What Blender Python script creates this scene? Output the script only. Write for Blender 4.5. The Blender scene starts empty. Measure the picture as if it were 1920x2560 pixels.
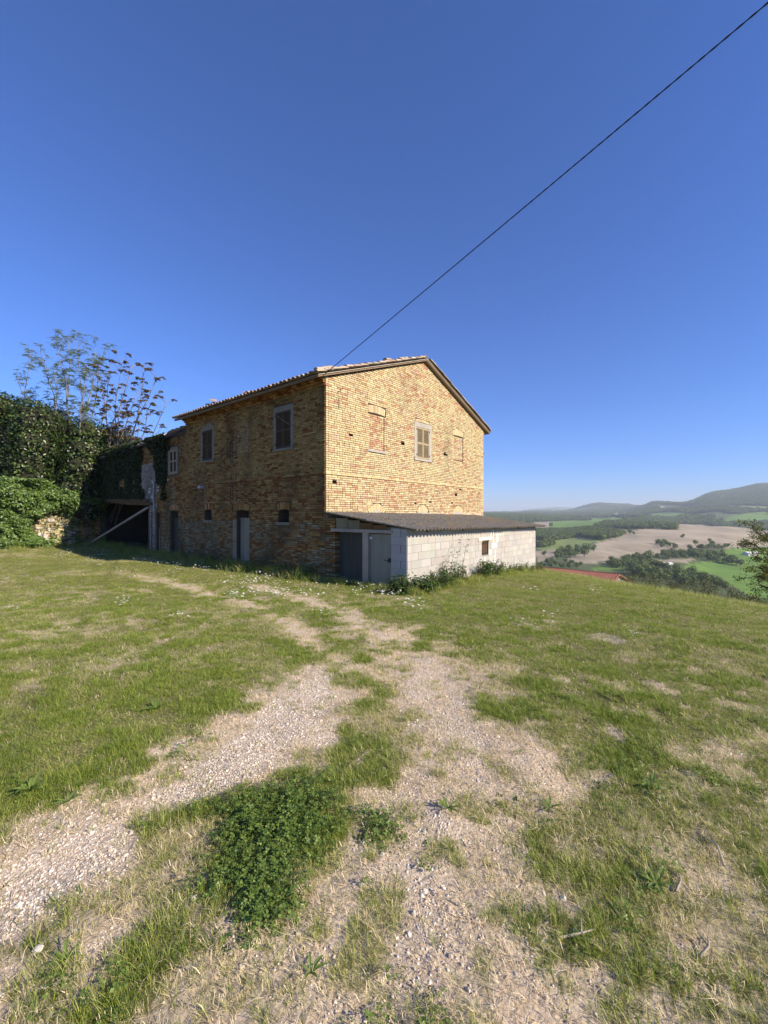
import bpy, math, random
import numpy as np
from mathutils import Vector, Matrix

rnd = random.Random(7)
rng = np.random.default_rng(11)
scene = bpy.context.scene
COL = scene.collection
R = math.radians

# ------------------------------------------------------------------ camera, sky, sun, exposure
EYE, FPX, HOR = 1.65, 1040.0, 1283.0
cam = bpy.data.cameras.new('camera')
cam.sensor_width = 36.0
cam.lens = FPX / 2560 * 36
cam.shift_y = 3.0 / 2560
cam.clip_start, cam.clip_end = 0.05, 40000
cam_o = bpy.data.objects.new('camera', cam)
cam_o.location = (0, 0, EYE)
cam_o.rotation_euler = (R(90), 0, 0)
COL.objects.link(cam_o)
scene.camera = cam_o

AX = (0.6350, 0.7725)            # direction of the gable wall (house local x)
BX = (-0.7725, 0.6350)           # direction of the long wall (house local y)
THETA = math.atan2(AX[1], AX[0])
HO = (-1.845, 13.14)             # near corner of the house
SUN_EL, SUN_D = R(29), R(10.0)
sdir = (BX[0] * math.cos(SUN_D) - AX[0] * math.sin(SUN_D), BX[1] * math.cos(SUN_D) - AX[1] * math.sin(SUN_D))
sun = bpy.data.lights.new('sun', 'SUN')
sun.energy = 5.0
sun.angle = R(0.53)
sun.color = (1.0, 0.89, 0.705)
sun_o = bpy.data.objects.new('sun', sun)
v = Vector((sdir[0] * math.cos(SUN_EL), sdir[1] * math.cos(SUN_EL), -math.sin(SUN_EL)))
sun_o.rotation_euler = v.to_track_quat('-Z', 'Y').to_euler()
sun_o.location = (20, -15, 30)
COL.objects.link(sun_o)

world = bpy.data.worlds.new('World')
scene.world = world
world.use_nodes = True
wt = world.node_tree
sky = wt.nodes.new('ShaderNodeTexSky')
sky.sky_type = 'NISHITA'
sky.sun_disc = False
sky.sun_elevation = SUN_EL
sky.sun_rotation = math.atan2(-sdir[0], -sdir[1])
sky.altitude = 350
sky.air_density = 1.0
sky.dust_density = 0.0
sky.ozone_density = 10.0
grade = wt.nodes.new('ShaderNodeMix')
grade.data_type = 'RGBA'; grade.blend_type = 'MULTIPLY'; grade.inputs[0].default_value = 1.0
grade.inputs[7].default_value = (0.76, 0.87, 1.14, 1)
wt.links.new(sky.outputs[0], grade.inputs[6])
wt.links.new(grade.outputs[2], wt.nodes['Background'].inputs[0])
wt.nodes['Background'].inputs[1].default_value = 0.104
scene.view_settings.view_transform = 'Standard'
scene.view_settings.look = 'None'
scene.view_settings.gamma = 1
scene.view_settings.exposure = 0.70
scene.view_settings.use_curve_mapping = False
scene.cycles.use_denoising = True
scene.cycles.max_bounces = 6
scene.cycles.diffuse_bounces = 3
scene.cycles.transparent_max_bounces = 8
scene.cycles.volume_bounces = 0


# ------------------------------------------------------------------ small helpers
def at(px, py, D):
    """a point of the place at depth D in front of the viewpoint"""
    return Vector(((px - 960) / FPX * D, D, EYE + (HOR - py) / FPX * D))


def tag(o, label=None, cat=None, group=None, kind=None):
    if label: o['label'] = label
    if cat: o['category'] = cat
    if group: o['group'] = group
    if kind: o['kind'] = kind
    return o


def empty(name, loc=(0, 0, 0), rz=0.0, parent=None):
    o = bpy.data.objects.new(name, None)
    o.location = loc
    o.rotation_euler = (0, 0, rz)
    o.empty_display_size = 0.2
    o.parent = parent
    COL.objects.link(o)
    return o


def obj(name, me, parent=None, mat=None):
    o = bpy.data.objects.new(name, me)
    if mat is not None and not me.materials:
        me.materials.append(mat)
    o.parent = parent
    COL.objects.link(o)
    return o


class MB:
    """collects faces of one mesh"""
    def __init__(self):
        self.v, self.f, self.c, self.smooth = [], [], [], False

    def poly(self, pts, col=(1, 1, 1)):
        n = len(self.v)
        self.v += [tuple(p) for p in pts]
        self.f.append(tuple(range(n, n + len(pts))))
        self.c.append(col)

    def box(self, x0, x1, y0, y1, z0, z1, col=(1, 1, 1), m=None, skip=''):
        n = len(self.v)
        P = [(x, y, z) for z in (z0, z1) for y in (y0, y1) for x in (x0, x1)]
        self.v += [m(*p) for p in P] if m else P
        F = {'b': (0, 2, 3, 1), 't': (4, 5, 7, 6), 'f': (0, 1, 5, 4), 'k': (2, 6, 7, 3), 'l': (0, 4, 6, 2), 'r': (1, 3, 7, 5)}
        for k, q in F.items():
            if k not in skip:
                self.f.append(tuple(n + i for i in q))
                self.c.append(col)

    def tube(self, pts, rad, n=6, col=(1, 1, 1), cap=True):
        pts = [Vector(p) for p in pts]
        if not hasattr(rad, '__len__'):
            rad = [rad] * len(pts)
        base = len(self.v)
        up = Vector((0.13, 0.27, 0.95))
        for i, p in enumerate(pts):
            t = (pts[min(i + 1, len(pts) - 1)] - pts[max(i - 1, 0)])
            t = t.normalized() if t.length > 1e-9 else Vector((0, 0, 1))
            s = t.cross(up)
            if s.length < 0.05: s = t.cross(Vector((1, 0, 0)))
            s.normalize()
            w = s.cross(t)
            for k in range(n):
                an = 2 * math.pi * k / n
                self.v.append(tuple(p + (s * math.cos(an) + w * math.sin(an)) * rad[i]))
        for i in range(len(pts) - 1):
            for k in range(n):
                a0, a1 = base + i * n + k, base + i * n + (k + 1) % n
                self.f.append((a0, a1, a1 + n, a0 + n))
                self.c.append(col)
        if cap:
            self.f.append(tuple(base + k for k in range(n))); self.c.append(col)
            self.f.append(tuple(base + (len(pts) - 1) * n + k for k in range(n))); self.c.append(col)

    def mesh(self, name):
        me = bpy.data.meshes.new(name)
        me.from_pydata(self.v, [], self.f)
        at_ = me.attributes.new('Col', 'FLOAT_COLOR', 'FACE')
        arr = np.ones((len(self.f), 4), np.float32)
        arr[:, :3] = np.array([c[:3] for c in self.c], np.float32).reshape(-1, 3)
        at_.data.foreach_set('color', arr.ravel())
        if self.smooth:
            me.polygons.foreach_set('use_smooth', [True] * len(me.polygons))
        me.update()
        return me

    def build(self, name, mat, parent=None):
        return obj(name, self.mesh(name), parent, mat)


def np_mesh(name, verts, faces, mat=None, smooth=False):
    """verts (N,3), faces (M,k)"""
    me = bpy.data.meshes.new(name)
    verts = np.asarray(verts, np.float32); faces = np.asarray(faces, np.int32)
    M, k = faces.shape
    me.vertices.add(len(verts)); me.vertices.foreach_set('co', verts.ravel())
    me.loops.add(M * k); me.loops.foreach_set('vertex_index', faces.ravel())
    me.polygons.add(M)
    me.polygons.foreach_set('loop_start', np.arange(0, M * k, k, dtype=np.int32))
    if smooth: me.polygons.foreach_set('use_smooth', np.ones(M, bool))
    me.update(calc_edges=True)
    if mat is not None: me.materials.append(mat)
    return me


def hash2(ix, iy, s):
    h = (ix.astype(np.int64) * 374761393 + iy.astype(np.int64) * 668265263 + s * 1442695041) & 0xffffffff
    h = ((h ^ (h >> 13)) * 1274126177) & 0xffffffff
    return ((h ^ (h >> 16)) & 0xffffff) / float(0xffffff)


def vnoise(x, y, s=0):
    x = np.asarray(x, float); y = np.asarray(y, float)
    ix, iy = np.floor(x), np.floor(y)
    fx, fy = x - ix, y - iy
    fx = fx * fx * (3 - 2 * fx); fy = fy * fy * (3 - 2 * fy)
    a = hash2(ix, iy, s); b = hash2(ix + 1, iy, s); c = hash2(ix, iy + 1, s); d = hash2(ix + 1, iy + 1, s)
    return (a * (1 - fx) + b * fx) * (1 - fy) + (c * (1 - fx) + d * fx) * fy


def fbm(x, y, s=0, o=4):
    t, a, n = 0, 0.5, 0
    for i in range(o):
        t = t + a * vnoise(np.asarray(x) * 2 ** i + 17.3 * i, np.asarray(y) * 2 ** i - 9.1 * i, s + i); n += a; a *= 0.5
    return t / n


def sstep(a, b, x):
    t = np.clip((np.asarray(x, float) - a) / (b - a), 0, 1)
    return t * t * (3 - 2 * t)


# ------------------------------------------------------------------ materials
class NT:
    def __init__(self, name):
        self.m = bpy.data.materials.new(name); self.m.use_nodes = True
        self.t = self.m.node_tree; self.b = self.t.nodes['Principled BSDF']; self.out = self.t.nodes['Material Output']

    def n(self, typ, ins=None, **kw):
        nd = self.t.nodes.new('ShaderNode' + typ)
        for k, v_ in kw.items(): setattr(nd, k, v_)
        for k, v_ in (ins or {}).items(): self.set(nd.inputs[k], v_)
        return nd

    def set(self, sock, v_):
        if isinstance(v_, bpy.types.NodeSocket): self.t.links.new(v_, sock)
        elif isinstance(v_, bpy.types.Node): self.t.links.new(v_.outputs[0], sock)
        else:
            if sock.type == 'RGBA' and hasattr(v_, '__len__') and len(v_) == 3: v_ = (*v_, 1)
            sock.default_value = v_

    def pos(self, sc=(1, 1, 1)):
        g = self.n('NewGeometry')
        mp = self.n('Mapping', {'Vector': g.outputs['Position'], 'Scale': sc})
        return mp.outputs[0]

    def noise(self, scale, vec=None, detail=4, rough=0.55, dist=0.0):
        return self.n('TexNoise', {'Vector': vec if vec is not None else self.pos(), 'Scale': scale, 'Detail': detail, 'Roughness': rough, 'Distortion': dist}).outputs[0]

    def ramp(self, fac, stops):
        r = self.n('ValToRGB', {'Fac': fac}); e = r.color_ramp.elements
        while len(e) < len(stops): e.new(0.5)
        for el, (p, c) in zip(e, stops):
            el.position = p; el.color = (*c, 1) if hasattr(c, '__len__') else (c, c, c, 1)
        return r.outputs[0]

    def mix(self, fac, a, b, mode='MIX'):
        m = self.n('Mix', data_type='RGBA', blend_type=mode)
        self.set(m.inputs[0], fac); self.set(m.inputs[6], a); self.set(m.inputs[7], b)
        return m.outputs[2]

    def math(self, op, a, b=0.0):
        m = self.n('Math', operation=op); self.set(m.inputs[0], a); self.set(m.inputs[1], b)
        return m.outputs[0]

    def attr(self, name, typ='GEOMETRY'):
        return self.n('Attribute', attribute_name=name, attribute_type=typ)

    def bump(self, h, strength, dist):
        b = self.n('Bump', {'Height': h, 'Strength': strength, 'Distance': dist})
        self.set(self.b.inputs['Normal'], b.outputs[0])

    def done(self, color=None, rough=0.85, spec=0.25):
        if color is not None: self.set(self.b.inputs['Base Color'], color)
        self.set(self.b.inputs['Roughness'], rough)
        self.b.inputs['Specular IOR Level'].default_value = spec
        return self.m


def m_basic(name, col, rough=0.85, var=0.25, scale=8.0, bump=0.3, bd=0.004, stretch=(1, 1, 1), spec=0.2):
    t = NT(name)
    n1 = t.noise(scale, t.pos(stretch), 6, 0.65)
    n2 = t.noise(scale * 0.17, t.pos(stretch), 3)
    f = t.math('ADD', t.math('MULTIPLY', n1, 0.7), t.math('MULTIPLY', n2, 0.5))
    lo = tuple(c * (1 - var) for c in col); hi = tuple(min(1, c * (1 + var)) for c in col)
    c = t.ramp(f, [(0.38, lo), (0.82, hi)])
    t.bump(n1, bump, bd)
    return t.done(c, rough, spec)


def m_col(name, source, nscale=26.0, var=0.22, bd=0.004, stain=None, rough=0.92, stain_col=(0.06, 0.055, 0.045)):
    """colour of each piece from its face attribute or from its object colour, plus grain and weathering"""
    t = NT(name)
    c = t.attr('Col').outputs[0] if source == 'attr' else t.n('ObjectInfo').outputs['Color']
    n1 = t.noise(nscale, None, 6, 0.7)
    g = t.ramp(n1, [(0.25, 1 - var), (0.75, 1 + var * 0.4)])
    c = t.mix(1.0, c, g, 'MULTIPLY')
    if stain:
        n2 = t.noise(stain[0], t.pos((1, 1, 0.45)), 6, 0.62)
        c = t.mix(t.ramp(n2, [(stain[1], 0.0), (stain[2], stain[3])]), c, stain_col)
    t.bump(n1, 0.6, bd)
    return t.done(c, rough, 0.12)


M = {}
BST = (0.55, 0.58, 0.80, 0.38)
M['brick'] = m_col('brick', 'attr', stain=BST)
M['brick_single'] = m_col('brick_single', 'obj', stain=BST)
M['side_brick'] = m_col('side_brick', 'attr', stain=(0.9, 0.44, 0.72, 0.75), stain_col=(0.06, 0.05, 0.03))  # takes the brick colours that are darkened for the shaded side
M['tile'] = m_col('roof_tile', 'attr', stain=(3.0, 0.50, 0.72, 0.65), stain_col=(0.16, 0.15, 0.12))
M['tile_single'] = m_col('roof_tile_single', 'obj', stain=(3.0, 0.50, 0.72, 0.65), stain_col=(0.16, 0.15, 0.12))
M['block'] = m_col('concrete_block', 'obj', nscale=60, var=0.25, bd=0.004, stain=(1.6, 0.48, 0.75, 0.5), stain_col=(0.25, 0.235, 0.205))
M['mortar'] = m_basic('mortar', (0.085, 0.065, 0.042), 0.95, 0.4, 14, 0.6, 0.008)
M['block_mortar'] = m_basic('block_mortar', (0.29, 0.27, 0.24), 0.95, 0.3, 20, 0.5, 0.006)
M['plaster'] = m_basic('plaster', (0.37, 0.335, 0.29), 0.92, 0.2, 7, 0.4, 0.006)
M['old_plaster'] = m_basic('old_plaster', (0.34, 0.31, 0.27), 0.95, 0.4, 4, 0.7, 0.02)
M['smear'] = m_basic('mortar_smear', (0.36, 0.29, 0.21), 0.95, 0.35, 18, 0.6, 0.01)
M['stone'] = m_basic('pale_stone', (0.5, 0.46, 0.40), 0.9, 0.25, 9, 0.6, 0.01)
M['shade_plaster'] = m_basic('shaded_plaster', (0.215, 0.195, 0.155), 0.93, 0.2, 7, 0.4, 0.006)  # same plaster, darkened in colour for the shaded side of the house
M['timber'] = m_basic('old_timber', (0.13, 0.085, 0.05), 0.85, 0.4, 9, 0.5, 0.006, (1, 1, 0.2))
M['pale_timber'] = m_basic('pale_timber', (0.34, 0.29, 0.23), 0.85, 0.3, 12, 0.4, 0.004, (1, 1, 0.15))
M['shutter'] = m_basic('shutter_paint', (0.34, 0.27, 0.17), 0.7, 0.2, 22, 0.3, 0.002)
M['brown_shutter'] = m_basic('brown_shutter', (0.07, 0.05, 0.035), 0.75, 0.3, 22, 0.3, 0.002)
M['grey_wood'] = m_basic('grey_painted_wood', (0.25, 0.24, 0.185), 0.75, 0.18, 5, 0.3, 0.003, (1, 1, 0.2))
M['blue_wood'] = m_basic('blue_painted_wood', (0.06, 0.063, 0.052), 0.7, 0.25, 6, 0.3, 0.003, (1, 1, 0.2))
M['iron'] = m_basic('iron', (0.035, 0.03, 0.028), 0.6, 0.4, 30, 0.3, 0.002, spec=0.4)
M['cable'] = m_basic('cable_rubber', (0.025, 0.025, 0.027), 0.6, 0.3, 60, 0.4, 0.002, spec=0.3)
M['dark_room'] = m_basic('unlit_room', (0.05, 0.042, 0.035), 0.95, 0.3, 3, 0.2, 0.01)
M['zinc'] = m_basic('zinc_pipe', (0.36, 0.36, 0.36), 0.5, 0.2, 12, 0.2, 0.002, spec=0.5)
M['yellow'] = m_basic('yellow_cane', (0.55, 0.42, 0.10), 0.6, 0.2, 20, 0.2, 0.002)
M['bark'] = m_basic('bark', (0.21, 0.185, 0.16), 0.9, 0.35, 14, 0.7, 0.01, (1, 1, 0.4))
M['oak_bark'] = m_basic('oak_bark', (0.055, 0.045, 0.035), 0.9, 0.35, 14, 0.7, 0.01, (1, 1, 0.4))
M['twig'] = m_basic('twig', (0.20, 0.16, 0.11), 0.9, 0.3, 30, 0.4, 0.003)
M['thicket'] = m_basic('ivy_shade_core', (0.035, 0.032, 0.02), 0.95, 0.4, 6, 0.8, 0.05)  # dark colour standing for the shaded depth inside the ivy
M['white_wall'] = m_basic('white_wall', (0.7, 0.68, 0.64), 0.9, 0.1, 2, 0.2, 0.01)
M['red_sheet'] = m_basic('red_roof_sheet', (0.36, 0.15, 0.105), 0.7, 0.25, 1.2, 0.2, 0.004)


def m_leaf(name, stops, rough=0.45, transl=0.35, spec=0.35, island=True, big=None):
    t = NT(name)
    if island: r = t.n('NewGeometry').outputs['Random Per Island']
    else: r = t.n('ObjectInfo').outputs['Random']
    c = t.ramp(r, stops)
    if big:
        n = t.noise(big[0], None, 4)
        c = t.mix(t.ramp(n, [(0.4, 0.0), (0.65, big[2])]), c, big[1])
    t.done(c, rough, spec)
    tr = t.n('BsdfTranslucent', {'Color': t.mix(1.0, c, (1.0, 1.15, 0.45), 'MULTIPLY')})
    mx = t.n('MixShader', {0: transl, 1: t.b.outputs[0], 2: tr.outputs[0]})
    t.t.links.new(mx.outputs[0], t.out.inputs[0])
    return t.m


M['ivy'] = m_leaf('ivy_leaf', [(0.0, (0.016, 0.032, 0.008)), (0.6, (0.034, 0.064, 0.013)), (1.0, (0.115, 0.16, 0.033))], 0.36, 0.16, 0.5)
M['ivy_shade'] = m_leaf('shaded_ivy_leaf', [(0.0, (0.018, 0.03, 0.009)), (1.0, (0.045, 0.062, 0.016))], 0.5, 0.15, 0.25)  # ivy leaf with shade put into its colour, for the shaded wing
M['ivy_fresh'] = m_leaf('fresh_ivy_leaf', [(0.0, (0.05, 0.10, 0.018)), (0.6, (0.10, 0.175, 0.03)), (1.0, (0.20, 0.27, 0.06))], 0.38, 0.3, 0.5)
M['frond'] = m_leaf('frond_leaf', [(0.0, (0.15, 0.20, 0.08)), (1.0, (0.28, 0.33, 0.15))], 0.45, 0.5)
M['bronze'] = m_leaf('bronze_leaf', [(0.0, (0.13, 0.08, 0.045)), (0.7, (0.21, 0.13, 0.07)), (1.0, (0.18, 0.18, 0.07))], 0.5, 0.3)
M['oak'] = m_leaf('oak_leaf', [(0.0, (0.07, 0.085, 0.02)), (0.6, (0.13, 0.14, 0.03)), (1.0, (0.22, 0.20, 0.05))], 0.5, 0.4)
M['weed'] = m_leaf('weed_leaf', [(0.0, (0.035, 0.07, 0.018)), (0.7, (0.075, 0.13, 0.03)), (1.0, (0.15, 0.21, 0.05))], 0.42, 0.35)
M['bush'] = m_leaf('bush_leaf', [(0.0, (0.05, 0.065, 0.015)), (0.7, (0.12, 0.135, 0.028)), (1.0, (0.24, 0.21, 0.06))], 0.5, 0.3)
M['valley_leaf'] = m_leaf('valley_leaf', [(0.0, (0.06, 0.10, 0.022)), (0.6, (0.12, 0.17, 0.04)), (1.0, (0.24, 0.27, 0.08))], 0.6, 0.2, 0.2)
M['dock'] = m_leaf('dock_leaf', [(0.0, (0.09, 0.15, 0.03)), (1.0, (0.20, 0.27, 0.06))], 0.42, 0.35)


def m_blade(name, dry, green, yellow, transl=0.3):
    """grass: dryness of each tuft from the tuft itself, variation blade by blade"""
    t = NT(name)
    tint = t.attr('tint', 'INSTANCER').outputs['Fac']
    r = t.n('NewGeometry').outputs['Random Per Island']
    r2 = t.n('ObjectInfo').outputs['Random']
    g = t.mix(r2, green, yellow)
    f = t.math('ADD', tint, t.math('MULTIPLY', t.math('SUBTRACT', r, 0.5), 0.9))
    c = t.mix(t.ramp(f, [(0.45, 0.0), (0.85, 1.0)]), g, dry)
    c = t.mix(1.0, c, t.ramp(r, [(0, 0.7), (1, 1.25)]), 'MULTIPLY')
    t.done(c, 0.5, 0.3)
    tr = t.n('BsdfTranslucent', {'Color': c})
    mx = t.n('MixShader', {0: transl, 1: t.b.outputs[0], 2: tr.outputs[0]})
    t.t.links.new(mx.outputs[0], t.out.inputs[0])
    return t.m


M['grass'] = m_blade('grass_blade', (0.64, 0.57, 0.27), (0.165, 0.25, 0.030), (0.38, 0.43, 0.075), 0.42)
M['straw'] = m_blade('straw_blade', (0.80, 0.66, 0.44), (0.64, 0.51, 0.32), (0.74, 0.60, 0.40), 0.3)
M['clover'] = m_leaf('clover_leaf', [(0.0, (0.075, 0.125, 0.022)), (0.6, (0.13, 0.20, 0.035)), (1.0, (0.25, 0.32, 0.08))], 0.5, 0.3)
M['petal'] = m_leaf('daisy_petal', [(0.0, (0.75, 0.74, 0.70)), (1.0, (0.85, 0.84, 0.8))], 0.6, 0.2)
t = NT('pebble')
c = t.ramp(t.n('ObjectInfo').outputs['Random'], [(0.0, (0.40, 0.315, 0.235)), (0.3, (0.58, 0.475, 0.375)), (0.65, (0.69, 0.585, 0.48)), (0.92, (0.78, 0.71, 0.62))])
n1 = t.noise(60, None, 3); t.bump(n1, 0.4, 0.003)
M['pebble'] = t.done(t.mix(1.0, c, t.ramp(n1, [(0.3, 0.82), (0.7, 1.08)]), 'MULTIPLY'), 0.85, 0.2)

# ground: gravel, dry thatch and turf by attributes of the sheet, field colours further out
t = NT('ground')
grav = t.attr('gravel').outputs['Fac']; dry = t.attr('dry').outputs['Fac']; far = t.attr('far').outputs['Fac']
fcol = t.attr('field').outputs[0]
vor = t.n('TexVoronoi', {'Vector': t.pos(), 'Scale': 48.0, 'Randomness': 1.0})
vor2 = t.n('TexVoronoi', {'Vector': t.pos(), 'Scale': 110.0, 'Randomness': 1.0})
nf = t.noise(40, None, 8, 0.7); nm = t.noise(6, None, 5); nl = t.noise(1.1, None, 4)
gcol = t.ramp(t.n('SeparateColor', {'Color': vor.outputs['Color']}).outputs[0], [(0.0, (0.48, 0.38, 0.275)), (0.5, (0.62, 0.51, 0.395)), (1.0, (0.72, 0.62, 0.51))])
gcol = t.mix(t.ramp(vor.outputs['Distance'], [(0.35, 0.0), (0.8, 0.8)]), gcol, (0.36, 0.28, 0.21))
dcol = t.mix(t.ramp(nf, [(0.35, 0.0), (0.7, 1.0)]), (0.40, 0.31, 0.21), (0.66, 0.54, 0.40))
dcol = t.mix(t.ramp(vor2.outputs['Distance'], [(0.2, 0.45), (0.6, 0.0)]), dcol, (0.62, 0.51, 0.40))
dcol = t.mix(t.ramp(nl, [(0.4, 0.0), (0.7, 0.5)]), dcol, (0.62, 0.49, 0.36))
tcol = t.mix(t.ramp(nf, [(0.35, 0.0), (0.7, 1.0)]), (0.10, 0.095, 0.035), (0.30, 0.27, 0.12))
c = t.mix(t.ramp(dry, [(0.2, 0.0), (0.75, 1.0)]), tcol, dcol)
c = t.mix(t.ramp(grav, [(0.3, 0.0), (0.7, 1.0)]), c, gcol)
nfar = t.noise(0.012, None, 8, 0.62); nrow = t.noise(0.09, t.pos((1, 0.25, 1)), 5, 0.6)
fc = t.mix(1.0, fcol, t.ramp(nfar, [(0.3, 0.72), (0.7, 1.25)]), 'MULTIPLY')
fc = t.mix(1.0, fc, t.ramp(nrow, [(0.3, 0.82), (0.7, 1.15)]), 'MULTIPLY')
c = t.mix(far, c, fc)
h = t.math('ADD', t.math('MULTIPLY', vor.outputs['Distance'], -0.5), nf)
t.bump(t.math('ADD', h, t.math('MULTIPLY', nm, 2.0)), 0.6, 0.02)
M['ground'] = t.done(c, 0.95, 0.1)

# corrugated cement sheets with moss and lichen
t = NT('corrugated_sheet')
n1 = t.noise(30, None, 8, 0.75); n2 = t.noise(2.4, t.pos((1, 1, 1)), 6, 0.65); n3 = t.noise(0.7, None, 3)
c = t.ramp(n1, [(0.36, (0.035, 0.032, 0.03)), (0.5, (0.17, 0.155, 0.135)), (0.66, (0.40, 0.37, 0.33))])
li = t.math('MULTIPLY', t.ramp(n2, [(0.50, 0.0), (0.62, 1.0)]), t.ramp(n3, [(0.45, 0.0), (0.62, 0.75)]))
c = t.mix(li, c, (0.34, 0.20, 0.06))
t.bump(n1, 0.8, 0.012)
M['sheet'] = t.done(c, 0.95, 0.1)

# ------------------------------------------------------------------ the lie of the land
TPX = np.array([1150, 1280, 1400, 1500, 1560, 1600, 1640, 1700, 1800, 1920, 2200], float)
TD = np.array([250, 350, 450, 600, 800, 1000, 1250, 1600, 2000, 2600, 3200, 4500, 6500, 9000, 12500], float)
TY = np.array([
    [1470, 1440, 1408, 1372, 1345, 1325, 1312, 1300, 1294, 1290, 1289, 1288, 1286, 1280, 1290],
    [1472, 1442, 1408, 1372, 1345, 1325, 1312, 1301, 1295, 1290, 1289, 1285, 1284, 1277, 1290],
    [1475, 1440, 1405, 1370, 1342, 1325, 1312, 1302, 1296, 1290, 1286, 1281, 1279, 1269, 1288],
    [1480, 1440, 1402, 1360, 1335, 1318, 1308, 1301, 1295, 1289, 1282, 1263, 1280, 1275, 1288],
    [1481, 1440, 1405, 1359, 1331, 1314, 1311, 1301, 1294, 1286, 1278, 1264, 1280, 1279, 1288],
    [1482, 1440, 1408, 1358, 1328, 1312, 1313, 1300, 1290, 1276, 1271, 1270, 1280, 1285, 1290],
    [1483, 1442, 1407, 1359, 1328, 1312, 1315, 1300, 1288, 1266, 1260, 1274, 1282, 1286, 1290],
    [1485, 1445, 1405, 1360, 1328, 1313, 1318, 1300, 1283, 1263, 1264, 1278, 1284, 1288, 1290],
    [1490, 1448, 1410, 1362, 1330, 1315, 1320, 1298, 1270, 1242, 1235, 1262, 1280, 1286, 1290],
    [1495, 1450, 1412, 1370, 1338, 1322, 1325, 1298, 1265, 1229, 1217, 1255, 1278, 1286, 1290],
    [1500, 1452, 1415, 1372, 1342, 1325, 1325, 1295, 1255, 1215, 1200, 1240, 1275, 1286, 1290]], float)


def ytab(px, D):
    """row of sight of the valley floor and hills at bearing px and depth D (smooth in both)"""
    i = np.interp(px, TPX, np.arange(len(TPX)))
    j = np.clip(np.interp(np.log(np.maximum(D, 1)), np.log(TD), np.arange(len(TD))), 0, len(TD) - 1.0001)
    i0 = np.clip(np.floor(i).astype(int), 0, len(TPX) - 2); fi = i - i0
    fi = fi * fi * (3 - 2 * fi)
    j0 = np.floor(j).astype(int); fj = j - j0

    def row(ii):
        p = [TY[ii, np.clip(j0 + k, 0, len(TD) - 1)] for k in (-1, 0, 1, 2)]
        return 0.5 * (2 * p[1] + (p[2] - p[0]) * fj + (2 * p[0] - 5 * p[1] + 4 * p[2] - p[3]) * fj ** 2 + (3 * p[1] - p[0] - 3 * p[2] + p[3]) * fj ** 3)
    return row(i0) * (1 - fi) + row(i0 + 1) * fi


def ground(X, Y):
    X = np.asarray(X, float); Y = np.asarray(Y, float)
    r = np.hypot(X, Y)
    ys = np.clip(Y, 0, 11.5)
    z = -0.041 * ys + 0.17 * sstep(-13, -20, X) * sstep(10, 18, Y)
    q = 0.9 * X + 0.43 * Y
    dq = np.clip(q - 7.0, 0, 12.5)
    z = z - 0.0095 * dq ** 2 - 0.2375 * np.clip(q - 19.5, 0, 30) - 0.3 * np.clip(q - 49.5, 0, None)
    z = np.maximum(z, -70)
    z = z + (fbm(X * 0.5, Y * 0.5, 3, 3) - 0.5) * 0.12 * sstep(1, 5, r) * (1 - sstep(40, 80, r)) + (fbm(X * 3, Y * 3, 5, 2) - 0.5) * 0.035 * (1 - sstep(20, 40, r))
    az = np.arctan2(X, Y)
    azc = np.clip(az, R(10), R(50))
    D = r * np.cos(azc)
    zf = EYE + (HOR - ytab(960 + FPX * np.tan(azc), D)) / FPX * D
    zf = zf + (fbm(X / 260, Y / 260, 21, 5) - 0.5) * 0.011 * D * sstep(300, 1200, D)
    zp = -0.5 - 0.03 * np.clip(r - 80, 0, 900)
    w = sstep(R(-20), R(4), az) * (1 - sstep(R(75), R(115), az))
    zf = zf * w + zp * (1 - w)
    t_ = sstep(60, 240, r)
    return z * (1 - t_) + zf * t_


def gz(x, y): return float(ground(np.array([x]), np.array([y]))[0])


def hit(px, py, d0=1.0, d1=12000.0):
    """first point of the land seen along a line of sight"""
    D = np.exp(np.linspace(math.log(d0), math.log(d1), 2600))
    X = (px - 960) / FPX * D
    zr = EYE + (HOR - py) / FPX * D
    g = ground(X, D)
    k = np.nonzero(g >= zr)[0]
    k = k[0] if len(k) else len(D) - 1
    return Vector((X[k], D[k], g[k]))


def in_poly(X, Y, P):
    ins = np.zeros(np.shape(X), bool)
    n = len(P)
    for i in range(n):
        x0, y0 = P[i]; x1, y1 = P[(i + 1) % n]
        if y0 == y1: continue
        c_ = ((y0 > Y) != (y1 > Y)) & (X < (x1 - x0) * (Y - y0) / (y1 - y0) + x0)
        ins ^= c_
    return ins


def near_pts(L):  # yard features read off the photograph, set down on the ground
    return [tuple(hit(1.1573 * x, 1340 + 1.1573 * y, 0.6, 60)[:2]) for x, y in L]


def seg_dist(X, Y, L, W):
    """distance to a polyline minus its half width"""
    best = np.full(np.shape(X), 1e9)
    for (p, q, w0, w1) in zip(L[:-1], L[1:], W[:-1], W[1:]):
        dx, dy = q[0] - p[0], q[1] - p[1]
        t_ = np.clip(((X - p[0]) * dx + (Y - p[1]) * dy) / (dx * dx + dy * dy), 0, 1)
        d = np.hypot(X - p[0] - t_ * dx, Y - p[1] - t_ * dy) - (w0 + (w1 - w0) * t_)
        best = np.minimum(best, d)
    return best


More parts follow.
